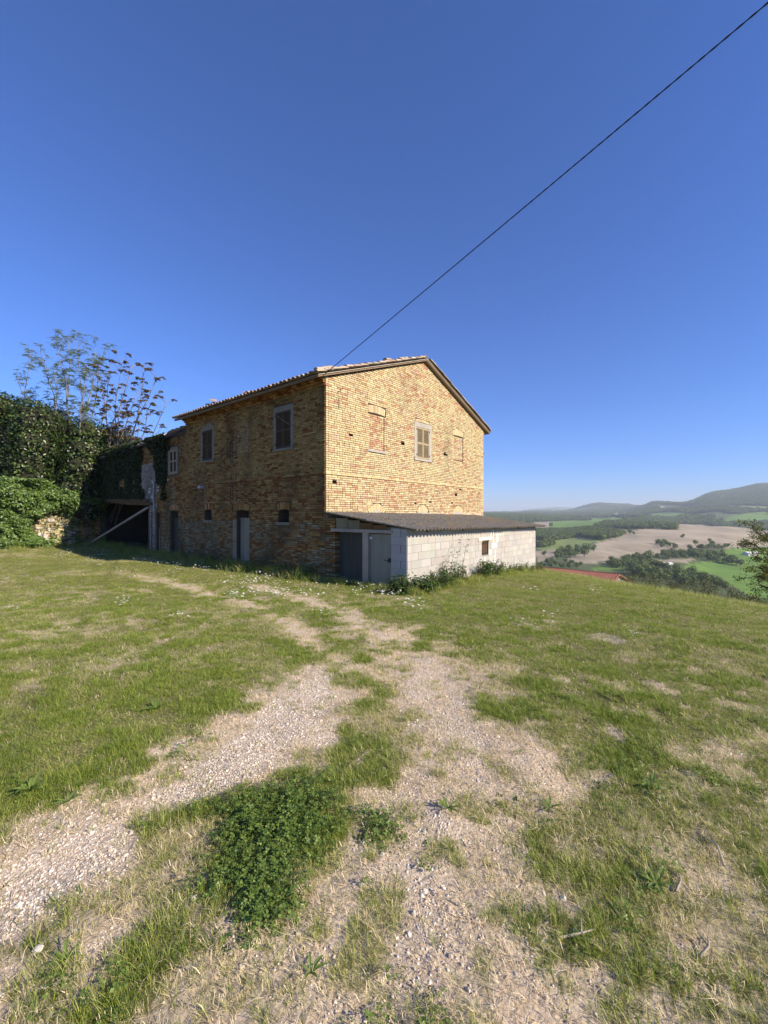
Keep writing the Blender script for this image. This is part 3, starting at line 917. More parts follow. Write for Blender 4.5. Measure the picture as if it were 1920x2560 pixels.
for (x, y) in ((-0.30, 4.3), (-0.35, 6.6)):             # broken tile heaps that show along the eave
    q = MB()
    for k in range(4):
        tile_mesh('', 0.26, 0.09, 0.08, col=jit(TCOL[4]), T=Matrix.Translation((x + rnd.uniform(0.1, 0.5), y + rnd.uniform(-.2, .2), roofz(0.1) + 0.10 + 0.05 * k)) @ Matrix.Rotation(rnd.uniform(0, 3), 4, 'Z') @ Matrix.Rotation(rnd.uniform(-.4, .4), 4, 'X'), mb=q)
    q.build('broken_tile', M['tile'], roof_deck)


# shuttered windows
slat_b = MB(); slat_b.box(0, 1, -0.016, 0.016, -0.004, 0.004)


def louvred(m, par, s0, s1, z0, z1, surround, mat, sur_mat, top_extra=0.0, nsl=15, diag=False):
    """surround, two leaves with two louvred panels each; every slat its own piece"""
    a_, b_, c_, d2 = surround
    q = MB()
    q.box(a_, s0, -0.02, 0.028, c_, d2, m=m); q.box(s1, b_, -0.02, 0.028, c_, d2, m=m)
    q.box(s0, s1, -0.02, 0.0275, z1, d2, m=m); q.box(s0, s1, -0.02, 0.0275, c_, z0, m=m)
    if top_extra:
        n = 8
        for k in range(n):
            u0, u1 = k / n, (k + 1) / n
            f_ = lambda u: d2 + top_extra * (1 - (2 * u - 1) ** 2) + 0.01
            q.poly([m(a_ + (b_ - a_) * u0, 0.024, d2), m(a_ + (b_ - a_) * u1, 0.024, d2), m(a_ + (b_ - a_) * u1, 0.024, f_(u1)), m(a_ + (b_ - a_) * u0, 0.024, f_(u0))])
    win = q.build('window', sur_mat, par)
    q = MB(); q.box(a_ - 0.04, b_ + 0.04, -0.01, 0.075, c_ - 0.05, c_, m=m); q.build('sill', sur_mat, win)
    mid = (s0 + s1) / 2
    sm = slat_b.mesh('slat'); sm.materials.append(mat)
    ang = math.atan2(m(1, 0, 0)[1], m(1, 0, 0)[0])
    for l, r_ in ((s0 + 0.01, mid - 0.004), (mid + 0.004, s1 - 0.01)):
        st = 0.045
        q = MB()
        zm = z0 + (z1 - z0) * 0.49
        q.box(l, l + st, 0.0, 0.026, z0 + 0.01, z1 - 0.01, m=m); q.box(r_ - st, r_, 0.0, 0.026, z0 + 0.01, z1 - 0.01, m=m)
        for za, zb in ((z0 + 0.01, z0 + 0.075), (zm - 0.035, zm + 0.035), (z1 - 0.07, z1 - 0.01)):
            q.box(l + st, r_ - st, 0.002, 0.024, za, zb, m=m)
        leaf = q.build('shutter', mat, win)
        for za, zb in ((z0 + 0.075, zm - 0.035), (zm + 0.035, z1 - 0.07)):
            for k in range(nsl):
                z = za + (zb - za) * (k + 0.5) / nsl
                o = obj('slat', sm, win)
                p = m(l + st, 0.012, z)
                o.location = p
                tilt = -0.75 if m is GM else 0.75
                o.rotation_euler = (-0.75 if m is GM else 0.75, 0, ang)
                o.scale = (r_ - l - 2 * st, 1, 1)
                if m is LM: o.rotation_euler = Matrix.Rotation(ang, 3, 'Z').to_euler(); o.rotation_euler = (Matrix.Rotation(ang, 3, 'Z') @ Matrix.Rotation(0.75, 3, 'X')).to_euler()
    for zz in (z0 + 0.12, z1 - 0.15):
        for s in (s0, s1):
            q = MB(); q.box(s - 0.012, s + 0.012, 0.02, 0.05, zz, zz + 0.07, m=m); q.build('hinge', M['iron'], win)
    for s in (a_ - 0.05, b_ + 0.05):
        q = MB(); q.tube([m(s, 0.0, c_ + 0.03), m(s, 0.09, c_ + 0.03), m(s, 0.09, c_ + 0.09)], 0.011, 5); q.build('shutter_catch', M['iron'], win)
    if diag:
        q = MB(); q.tube([m(s0 + 0.08, 0.035, z0 + 0.78), m(s1 - 0.05, 0.035, z1 - 0.1)], 0.007, 4); q.build('stay_rod', M['pale_timber'], win)
    return win


louvred(GM, house, 4.98, 5.90, 3.9, 5.20, (4.82, 6.08, 3.86, 5.39), M['shutter'], M['plaster'])['label'] = 'tan louvred shutters in a plaster frame on the sunlit gable'
louvred(LM, house, 1.72, 2.56, 3.92, 5.2, (1.58, 2.68, 3.88, 5.39), M['brown_shutter'], M['shade_plaster'], diag=True)['label'] = 'dark brown louvred shutters near the house corner'
louvred(LM, house, 6.98, 7.80, 3.92, 5.2, (6.83, 7.96, 3.89, 5.30), M['brown_shutter'], M['shade_plaster'], 0.2)['label'] = 'dark brown louvred shutters under an arched plaster head'
q = MB(); q.box(4.30, 5.08, -0.012, 0.012, 4.0, 5.2, m=LM); q.build('blind_window', M['old_plaster'], lwall)


def barred(m, par, s0, s1, z0, z1, nv, nh, depth, name='window'):
    q = MB()
    q.box(s0 - 0.06, s1 + 0.10, -0.02, 0.06, z0 - 0.09, z0, m=m)
    w_ = q.build(name, M['shade_plaster'], par)
    for k in range(nv):
        s = s0 + (s1 - s0) * (k + 1) / (nv + 1)
        b_ = MB(); b_.tube([m(s, -depth, z0 - 0.01), m(s, -depth, z1 + 0.02)], 0.009, 5); b_.build('bar', M['iron'], w_)
    for k in range(nh):
        z = z0 + (z1 - z0) * (k + 1) / (nh + 1)
        b_ = MB(); b_.tube([m(s0 - 0.01, -depth - 0.012, z), m(s1 + 0.01, -depth - 0.012, z)], 0.007, 5); b_.build('bar', M['iron'], w_)
    return w_


barred(LM, house, 1.82, 2.42, 1.33, 1.80, 3, 2, 0.12)['label'] = 'small arched barred window near the house corner'
barred(LM, house, 7.05, 7.63, 1.35, 1.82, 3, 3, 0.10)['label'] = 'small arched barred window below the wall lamp'
arch(LM, lwall, 2.12, 0.66, 1.74, 0.25, 14, 0.05, BRN + DUL, 0.22)
arch(LM, lwall, 7.34, 0.64, 1.76, 0.25, 12, 0.05, ORA[:2] + BRN, 0.2)
arch(LM, lwall, 4.79, 1.02, 1.735, 0.25, 17, 0.04, BRN + DUL, 0.16)
q = MB()
for k in range(5):
    s = DOOR[0] + 0.02 + k * 0.172
    q = MB(); q.box(s, s + 0.168, -0.20, -0.165 + rnd.uniform(-.003, .003), -0.7, 1.42, m=LM)
    if k == 0:
        door = q.build('door', M['grey_wood'], house); door['label'] = 'grey plank door with a barred light above'
    else: q.build('plank', M['grey_wood'], door)
q = MB(); q.box(DOOR[0], DOOR[1], -0.21, -0.155, 1.42, 1.47, m=LM); q.build('transom', M['grey_wood'], door)
for k in range(6):
    s = DOOR[0] + 0.12 * (k + 0.8)
    q = MB(); q.tube([LM(s, -0.18, 1.46), LM(s, -0.18, 1.80)], 0.011, 5); q.build('bar', M['iron'], door)
q = MB(); q.box(DOOR[1], DOOR[1] + 0.24, -0.012, 0.03, -0.6, 1.40, m=LM); q.build('door_jamb', M['shade_plaster'], lwall)

# lamp bracket, old wires, cable hook
q = MB(); q.box(7.62, 7.84, 0.0, 0.22, 2.72, 2.83, m=LM); q.tube([LM(7.73, 0.02, 2.9), LM(7.73, 0.25, 2.86)], 0.015, 5)
wl = q.build('wall_lamp', M['zinc'], house)
for (s, z0, z1) in ((7.6, 1.95, 2.72), (5.35, 1.95, 5.0), (5.5, 2.0, 4.9), (5.1, 2.1, 4.9)):
    q = MB(); q.tube([LM(s + rnd.uniform(-.03, .03), 0.03, z0 + (z1 - z0) * k / 6) for k in range(7)], 0.007, 4); q.build('wire', M['pale_timber'] if s > 7 else M['cable'], house)
q = MB(); q.tube([LM(0.05 + 0.9 * k, 0.045, 2.90 - 0.05 * math.sin(k * 1.3)) for k in range(11)], 0.012, 4); q.build('wire', M['cable'], house)
q = MB(); q.tube([GM(0.53, 0, 5.6), GM(0.53, 0.12, 5.6), GM(0.55, 0.12, 5.68)], 0.014, 5); q.tube([GM(0.53, 0.02, 5.55), GM(0.52, 0.03, 5.2), GM(0.55, 0.04, 5.05)], 0.008, 4)
q.build('cable_hook', M['iron'], house)
q = MB(); q.tube([(GW + 0.03, -0.02, 4.72), (GW + 0.12, -0.05, 4.7), (GW + 0.12, -0.05, 4.82)], 0.03, 6); q.build('insulator', M['zinc'], house)


# ------------------------------------------------------------------ leaves
def leaf_mesh(name, P, size, mat, normal=None, spread=1.0, droop=0.0, aspect=0.8):
    """a folded four-cornered leaf at each point"""
    P = np.asarray(P, float); N = len(P)
    size = np.broadcast_to(np.asarray(size, float), (N,))
    nrm = rng.normal(size=(N, 3)) * spread
    if normal is not None: nrm = nrm + np.asarray(normal)
    nrm /= np.linalg.norm(nrm, axis=1, keepdims=True) + 1e-9
    d = rng.normal(size=(N, 3)); d[:, 2] -= droop
    d -= (d * nrm).sum(1, keepdims=True) * nrm
    d /= np.linalg.norm(d, axis=1, keepdims=True) + 1e-9
    s = np.cross(nrm, d)
    L_ = size[:, None]
    fold = 0.18
    v0 = P - d * L_ * 0.5; v2 = P + d * L_ * 0.55 - nrm * L_ * 0.08
    mid = P - d * L_ * 0.06
    v1 = mid + s * L_ * 0.5 * aspect + nrm * L_ * fold; v3 = mid - s * L_ * 0.5 * aspect + nrm * L_ * fold
    V_ = np.stack([v0, v1, v2, v3], 1).reshape(-1, 3)
    k = np.arange(N)[:, None] * 4
    F_ = np.concatenate([k + np.array([0, 1, 2]), k + np.array([0, 2, 3])], 0)
    return np_mesh(name, V_, F_, mat)


def blob_points(c_, r_, n, inner=0.72, squash=(1, 1, 1), seed=0):
    d = rng.normal(size=(n, 3)); d /= np.linalg.norm(d, axis=1, keepdims=True)
    lump = 0.80 + 0.4 * fbm(d[:, 0] * 2.2 + seed, d[:, 1] * 2.2 + d[:, 2] * 2.6, 60 + seed, 3)
    rad_ = r_ * lump * (inner + (1.05 - inner) * rng.random(n) ** 0.6)
    return np.asarray(c_) + d * rad_[:, None] * np.asarray(squash), d


def ico(name, blobs, mat, parent, f=0.66):
    q = MB()
    for (c_, r_) in blobs:
        nu, nv = 10, 7
        pts = [[None] * nu for _ in range(nv)]
        for i in range(nv):
            for j in range(nu):
                th = math.pi * i / (nv - 1); ph = 2 * math.pi * j / nu
                rr_ = r_ * f * rnd.uniform(0.85, 1.1)
                pts[i][j] = (c_[0] + rr_ * math.sin(th) * math.cos(ph), c_[1] + rr_ * math.sin(th) * math.sin(ph), c_[2] + rr_ * math.cos(th))
        for i in range(nv - 1):
            for j in range(nu):
                q.poly([pts[i][j], pts[i][(j + 1) % nu], pts[i + 1][(j + 1) % nu], pts[i + 1][j]])
    return q.build(name, mat, parent)


def hw(x, y, z=0.0):
    """house frame to the place"""
    return (HO[0] + AX[0] * x + BX[0] * y, HO[1] + AX[1] * x + BX[1] * y, z)


# ------------------------------------------------------------------ lower ruined wing beyond the house
wing = tag(empty('ruined_wing', hw(0, LB, 0), THETA), 'lower ruined brick wing joined to the house with a dark open bay', 'building')
WL = 22.0 - LB
def wm(s, o, z): return (-o, s - LB, z)
def wtop(s): return float(np.interp(s, [LB, 14.8, 22.0], [5.42, 5.22, 4.95]))
WH = [(10.20, 11.10, 3.5, 4.72, 0.12, 1), (10.16, 10.94, -0.2, 1.74, 0.35, 1), (12.1, 12.5, -0.7, 1.66, 0.3, 1), (13.5, 21.0, -1.6, 2.25, 0.35)]
q = MB(); wall_panel(q, wm, LB, 22.0, ZB, 4.95, WH, 0.3)
q.poly([wm(LB, 0, 4.95), wm(22, 0, 4.95), wm(14.8, 0, 5.22), wm(LB, 0, 5.42)])
ww = q.build('wall', M['mortar'], wing)


def wcol(s, z):
    n = float(fbm(s * 0.9, z * 1.1, 133, 3))
    if 12.5 < s < 14.6 and z < 4.2 and n > 0.36: return jit((0.36, 0.33, 0.29), 0.25)
    if n > 0.56 and s > 10.5 and z < 3.6: return jit(rnd.choice(WSH), 0.2)
    if z < 1.4: return jit(rnd.choice(WSH + BRN[:2]), 0.2)
    return jit(rnd.choice(BRN + DUL[:1]), 0.18)


wex = [(10.05, 11.26, 3.45, 4.86), (10.1, 11.0, -1, 1.78), (12.0, 12.62, -1, 1.72), (13.4, 21.0, -2, 2.3), (9.95, 11.15, 1.74, 2.05)]
q = MB()
for b in lay(LB + 0.01, 22.0, -1.02, 5.25, lambda z: (LB, 22.0 if z < 4.9 else (14.8 if z < 5.15 else 12)), wex, wcol, rag=0.004):
    q.box(b[0], b[1], -0.02, 0.014 + b[5] + rnd.uniform(0, 0.012), b[2], b[3], b[4], wm)
tag(q.build('brickwork', M['side_brick'], ww), kind='stuff')
q = MB()
for i in range(11):                                     # stones and render left on the wall
    s, z = rnd.choice(((11.6, 3.2), (12.0, 2.9), (12.9, 2.6), (13.3, 3.4), (13.0, 3.0), (11.2, 3.3)))
    s += rnd.uniform(-.3, .3); z += rnd.uniform(-.3, .3); w_, h_ = rnd.uniform(.1, .28), rnd.uniform(.05, .12)
    q.box(s, s + w_, -0.01, 0.035 + 0.0007 * i, z, z + h_, m=wm)
q.build('stone', M['stone'], ww)
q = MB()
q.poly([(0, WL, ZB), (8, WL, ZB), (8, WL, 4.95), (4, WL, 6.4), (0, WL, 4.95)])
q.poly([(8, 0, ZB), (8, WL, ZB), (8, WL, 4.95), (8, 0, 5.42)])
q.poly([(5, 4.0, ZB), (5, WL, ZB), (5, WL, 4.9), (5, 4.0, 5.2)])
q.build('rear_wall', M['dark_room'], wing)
for side in (0, 1):                                     # sagging roof of the wing, tile by tile rows joined
    q = MB()
    ny = 58
    for i in range(ny):
        y = 0.02 + (WL + 0.1) * i / ny
        sag = -0.12 * math.sin(math.pi * min(1, y / WL)) + rnd.uniform(-.03, .03)
        zt = wtop(LB + y) + 0.06 + sag
        dx = rnd.uniform(-.08, .05)
        for k in range(11):
            x0 = -0.28 + dx + k * 0.41
            z0 = zt + (x0 + 0.05) * TANR
            Tm = Matrix.Translation(((x0 + 0.42) if side == 0 else 8 - x0 - 0.42, y, z0 + 0.42 * TANR + 0.07)) @ Matrix.Rotation(math.pi if side == 0 else 0, 4, 'Z') @ Matrix.Rotation(SLOPE - 0.03 + rnd.uniform(-.05, .05), 4, 'Y') @ Matrix.Rotation(rnd.uniform(-.06, .06), 4, 'Z')
            tile_mesh('', 0.44, 0.11, 0.09, col=jit(rnd.choice(TCOL), 0.15), T=Tm, mb=q, n=5)
        x1 = 4.2
        q.poly([(-0.1 if side == 0 else 8.1, y, zt - 0.02), (x1 if side == 0 else 8 - x1, y, zt + x1 * TANR), (x1 if side == 0 else 8 - x1, y + (WL + 0.1) / ny + 0.01, zt + x1 * TANR), (-0.1 if side == 0 else 8.1, y + (WL + 0.1) / ny + 0.01, zt - 0.02)], (0.3, 0.22, 0.16))
    tag(q.build('roof', M['tile'], wing), kind='stuff')
wlm = lambda s, o, z: wm(s, o, z)


def wing_window():
    w_ = louvred(wm, wing, 10.28, 11.02, 3.56, 4.68, (10.14, 11.16, 3.5, 4.80), M['brown_shutter'], M['plaster'], 0.12, 10)
    return w_


_lm = LM
q = MB()
for (a_, b_, c_, d2) in ((10.14, 10.28, 3.5, 4.80), (11.02, 11.16, 3.5, 4.80), (10.28, 11.02, 4.68, 4.80), (10.28, 11.02, 3.5, 3.56)):
    q.box(a_, b_, -0.02, 0.03, c_, d2, m=wm)
w_ = q.build('window', M['shade_plaster'], wing)
for l, r_ in ((10.29, 10.645), (10.655, 11.01)):
    q = MB(); q.box(l, l + 0.05, 0, 0.025, 3.57, 4.67, m=wm); q.box(r_ - 0.05, r_, 0, 0.025, 3.57, 4.67, m=wm)
    for z in (3.57, 4.1, 4.6): q.box(l + 0.05, r_ - 0.05, 0.001, 0.023, z, z + 0.07, m=wm)
    q.build('shutter', M['shutter'], w_)
    for k in range(20):
        z = 3.66 + k * 0.048
        q = MB(); q.poly([wm(l + 0.05, 0.0, z + 0.03), wm(r_ - 0.05, 0.0, z + 0.03), wm(r_ - 0.05, 0.022, z), wm(l + 0.05, 0.022, z)]); q.build('slat', M['brown_shutter'], w_)
q = MB()
for k in range(4):
    s = 10.18 + k * 0.19
    q.box(s, s + 0.186, -0.2, -0.165, -0.2, 1.44, m=wm)
d_o = q.build('door', M['blue_wood'], wing)
for k in range(6):
    q = MB(); q.tube([wm(10.22 + k * 0.13, -0.1, 1.44), wm(10.22 + k * 0.13, -0.1, 1.76)], 0.01, 5); q.build('bar', M['iron'], d_o)
arch(wm, ww, 10.55, 0.95, 1.76, 0.26, 14, 0.05, BRN + ORA[:2], 0.16)
q = MB(); q.box(12.12, 12.48, -0.12, -0.09, -0.7, 0.9, m=wm); q.build('door', M['grey_wood'], wing)
for s in (11.98, 12.5, 13.0, 13.36):
    q = MB(); q.box(s, s + 0.13, -0.01, 0.035, -0.7, 1.75, m=wm); q.build('door_frame', M['timber'], wing)
q = MB(); q.tube([wm(12.66, 0.08, 3.24), wm(12.7, 0.1, 2.6), wm(12.62, 0.09, 1.72)], 0.04, 7); q.build('drain_pipe', M['zinc'], wing)
for (s0, z0, s1, z1, o_) in ((12.9, 2.14, 18.9, 2.36, 0.05), (13.3, 2.30, 19.6, 2.44, 0.12)):
    q = MB(); q.tube([wm(s0, o_, z0), wm((s0 + s1) / 2, o_, (z0 + z1) / 2 - 0.04), wm(s1, o_, z1)], [0.10, 0.115, 0.09], 6); q.build('beam', M['timber'], wing)
q = MB()
bx = wm(20.85, 0.75, -0.5); tx = wm(13.3, 0.10, 1.95)
pb = Vector(hw(-0.75, 20.85)); pt_ = Vector(hw(-0.10, 13.3, 1.95)); pb.z = gz(pb.x, pb.y) - 0.03
q.box(-0.055, 0.055, -0.05, 0.05, 0, (pt_ - pb).length)
prop = q.build('timber_prop', M['pale_timber'])
prop.location = pb; prop.rotation_euler = (pt_ - pb).to_track_quat('Z', 'Y').to_euler()
tag(prop, 'long pale timber leaning across the dark open bay', 'timber')

# low yard wall that carries the fresh ivy, standing out from the end of the wing
yw = tag(empty('yard_wall', hw(0, 21.05, 0), THETA), 'broken brick and stone yard wall half buried in ivy', 'wall')
q = MB()
def ytop(x): return 2.2 + 0.55 * sstep(-0.8, -2.4, x) + 0.12 * math.sin(x * 5)
xs = np.linspace(0, -7.5, 26)
for x0, x1 in zip(xs[:-1], xs[1:]):
    t0, t1 = float(ytop(x0)), float(ytop(x1))
    q.poly([(x0, 0, -1.5), (x1, 0, -1.5), (x1, 0, t1), (x0, 0, t0)]); q.poly([(x0, 0.45, -1.5), (x1, 0.45, -1.5), (x1, 0.45, t1), (x0, 0.45, t0)])
    q.poly([(x0, 0, t0), (x1, 0, t1), (x1, 0.45, t1), (x0, 0.45, t0)])
q.poly([(0, 0, -1.5), (0, 0.45, -1.5), (0, 0.45, 2.2), (0, 0, 2.2)])
yb = q.build('core', M['mortar'], yw)
q = MB()
YM = lambda s, o, z: (-s, -o, z)
for b in lay(0, 3.2, -1.02, 2.2, None, [], lambda s, z: jit(rnd.choice((ORA[:2] + BRN) if s < 1.2 else (YEL + WSH)), 0.2), rag=0.006):
    q.box(b[0], b[1], -0.02, 0.02 + b[5], b[2], b[3], b[4], YM)
tag(q.build('brickwork', M['brick'], yb), kind='stuff')
for i in range(16):
    s, z = rnd.uniform(1.0, 3.6), rnd.uniform(-0.2, 1.9)
    q = MB(); w2, h2 = rnd.uniform(.10, .26), rnd.uniform(.07, .16)
    pts = [(math.cos(k * math.pi / 4) * w2 * rnd.uniform(.8, 1.1), math.sin(k * math.pi / 4) * h2 * rnd.uniform(.8, 1.1)) for k in range(8)]
    q.poly([YM(s + p[0] * .8, 0.09, z + p[1] * .8) for p in pts])
    for k in range(8):
        p, p2 = pts[k], pts[(k + 1) % 8]
        q.poly([YM(s + p[0] * .8, 0.09, z + p[1] * .8), YM(s + p2[0] * .8, 0.09, z + p2[1] * .8), YM(s + p2[0], 0.0, z + p2[1]), YM(s + p[0], 0.0, z + p[1])])
    q.build('stone', M['stone'], yb)
q = MB()
sp = Vector(hw(-5.0, 20.2)); sp.z = gz(sp.x, sp.y) - 0.1
q.tube([sp, sp + Vector((0.06, 0, 0.7)), sp + Vector((0.10, 0.02, 1.55))], [0.022, 0.02, 0.016], 6)
tag(q.build('cane', M['yellow']), 'thin yellow cane stuck upright before the ivy', 'cane')


# ------------------------------------------------------------------ ivy
def ivy_wall():
    """fresh ivy over the yard wall"""
    root = tag(empty('ivy', hw(-3.6, 20.9, -0.4), 0), 'bright green ivy spilling over the low yard wall', 'ivy')
    P, Nn = [], []
    n = 42000
    x = -rng.random(n) * 8.0 + 0.2
    z = -0.6 + rng.random(n) * 4.2
    top = 2.55 + 1.0 * sstep(-0.6, -3.0, x) + 0.45 * (fbm(x * 0.9, x * 0, 3, 3) - 0.5)
    lump = fbm(x * 1.3, z * 1.3, 8, 4)
    cover = sstep(0.42, 0.62, 0.85 * sstep(-2.3, -5.2, x + (z - 1.0) * 0.35) + lump * 1.05 - 0.27 + 0.7 * sstep(1.55, 2.2, z + (lump - .5)))
    keep = (z < top) & (rng.random(n) < np.clip(cover, 0.03, 1))
    x, z, lump = x[keep], z[keep], lump[keep]
    out = 0.06 + 1.5 * np.clip(lump - 0.36, 0, 1) * (0.6 + 0.8 * sstep(0, -3, x)) + 0.35 * sstep(0.6, -0.4, z) * sstep(-1, -3, x) + 0.4 * sstep(1.2, 2.6, z)
    out = out * (0.55 + 0.5 * rng.random(len(x)))
    pts = np.stack([HO[0] + AX[0] * x + BX[0] * (21.05 - out), HO[1] + AX[1] * x + BX[1] * (21.05 - out), z], -1)
    nrm = np.tile((-BX[0], -BX[1], 0.7), (len(x), 1))
    # a heaped top
    n2 = 9000
    x2 = -rng.random(n2) * 8.0 + 0.35; y2 = 20.7 + rng.random(n2) * 1.6
    z2 = 2.35 + 1.0 * sstep(-0.6, -3.0, x2) + 0.6 * (fbm(x2 * 1.1, y2 * 1.1, 14, 3) - 0.3) - 0.35 * (y2 - 21.3) ** 2 + rng.normal(size=n2) * 0.06
    p2 = np.stack([HO[0] + AX[0] * x2 + BX[0] * y2, HO[1] + AX[1] * x2 + BX[1] * y2, z2], -1)
    Pn = np.concatenate([pts, p2]); nn = np.concatenate([nrm, np.tile((-BX[0] * .4, -BX[1] * .4, 1.0), (n2, 1))])
    me = leaf_mesh('foliage', Pn - np.array(root.location), rng.uniform(0.06, 0.17, len(Pn)), M['ivy_fresh'], nn, 0.55, 0.8)
    obj('foliage', me, root)
    q = MB()
    for k in range(9):
        xx = -rnd.uniform(0.2, 4.0); b_ = Vector(hw(xx, 20.9, -0.5)) - root.location
        q.tube([b_, b_ + Vector((rnd.uniform(-.3, .3), 0, 0.9)), b_ + Vector((rnd.uniform(-.6, .6), 0.05, rnd.uniform(1.6, 2.6)))], [0.02, 0.016, 0.01], 5)
    q.build('stem', M['bark'], root)


ivy_wall()


def thicket():
    root = tag(empty('ivy_thicket', hw(-4.5, 25, -0.4), 0), 'tall dark ivy thicket heaped over the ruin at the yard end', 'ivy')
    o0 = np.array(root.location)
    prof = [(-170, 985), (-60, 975), (20, 995), (75, 1005), (130, 1025), (190, 1035), (245, 1055), (295, 1085)]
    blobs = []
    for px in range(-170, 320, 34):
        ytop = np.interp(px, [p[0] for p in prof], [p[1] for p in prof])
        D = 26.5 + 1.2 * math.sin(px * 0.05) + (1.5 if px > 230 else 0)
        ztop = EYE + (HOR - ytop) / FPX * D
        r_ = rnd.uniform(1.1, 1.5)
        zz = ztop - r_ * 0.92
        x = (px - 960) / FPX * D
        k = 0
        while zz > (1.2 if px < 225 else 3.4):
            blobs.append(((x + rnd.uniform(-.35, .35), D - (0.35 + 0.28 * k) * rnd.uniform(0.5, 1.4) + (1.0 if px > 200 else 0), zz), r_ * rnd.uniform(0.85, 1.15)))
            zz -= r_ * 0.95; k += 1
    P, Nn = [], []
    for i, (c_, r_) in enumerate(blobs):
        p, d = blob_points(c_, r_, int(620 * r_ ** 2), 0.72, seed=i % 17)
        P.append(p); Nn.append(d)
    P = np.concatenate(P); Nn = np.concatenate(Nn); Nn[:, 2] += 0.5
    obj('foliage', leaf_mesh('foliage', P - o0, rng.uniform(0.10, 0.20, len(P)), M['ivy'], Nn, 0.5, 0.7), root)
    ico('stem', [(tuple(np.array(c_) - o0), r_) for c_, r_ in blobs], M['thicket'], root, 0.70)  # solid dark blobs added as the shaded inside of the foliage
    # ivy that hangs down the shaded wing
    root2 = tag(empty('ivy', hw(0, 16, 2.4), 0), 'dark ivy curtain hanging on the shaded wing wall', 'ivy')
    o2 = np.array(root2.location)
    n = 26000
    y = 10.9 + rng.random(n) * 11.2; z = 2.3 + rng.random(n) * 3.2
    nn = fbm(y * 0.8, z * 0.9, 19, 3)
    cov = sstep(0.40, 0.52, nn + 0.20 * sstep(13.8, 15.2, y) - 0.35 * ((y > 12.6) & (y < 13.9)) * (z < 4.6) + 0.3 * ((y > 11.2) & (y < 12.5) & (z > 3.1))) * (z < np.interp(y, [LB, 14.8, 22], [5.5, 5.4, 5.2]))
    cov = cov * ((y > 11.3) | (z > 4.7))
    k = rng.random(n) < cov
    y, z, nn = y[k], z[k], nn[k]
    out = 0.05 + (nn - 0.3) * 0.5 * rng.random(len(y)) + 0.25 * sstep(4.7, 5.3, z)
    P = np.stack([HO[0] - AX[0] * out + BX[0] * y, HO[1] - AX[1] * out + BX[1] * y, z], -1)
    n3 = 5200                                            # over the roof edge
    y3 = 11.8 + rng.random(n3) * 10.3; x3 = -0.25 + rng.random(n3) ** 1.5 * 2.6 * sstep(11.5, 17, y3)
    z3 = np.interp(y3, [LB, 14.8, 22], [5.46, 5.30, 5.05]) + x3 * TANR + 0.12 + 0.5 * fbm(x3, y3, 4, 3) * sstep(13, 18, y3)
    P3 = np.stack([HO[0] + AX[0] * x3 + BX[0] * y3, HO[1] + AX[1] * x3 + BX[1] * y3, z3], -1)
    Pn = np.concatenate([P, P3]); nn = np.concatenate([np.tile((-AX[0], -AX[1], 0.4), (len(P), 1)), np.tile((0.2, -0.4, 1.0), (n3, 1))])
    obj('foliage', leaf_mesh('foliage', Pn - o2, rng.uniform(0.08, 0.16, len(Pn)), M['ivy_shade'], nn, 0.5, 1.0), root2)


thicket()


# ------------------------------------------------------------------ trees at the yard end
def limb(p0, p1, bend, n=6):
    p0, p1 = Vector(p0), Vector(p1)
    L_ = (p1 - p0).length
    side = Vector((rnd.uniform(-1, 1), rnd.uniform(-1, 1), rnd.uniform(-.3, .3))) * L_ * bend
    return [p0.lerp(p1, t_) + side * math.sin(math.pi * t_) + Vector((rnd.uniform(-1, 1), rnd.uniform(-1, 1), 0)) * L_ * 0.012 for t_ in [i / n for i in range(n + 1)]]


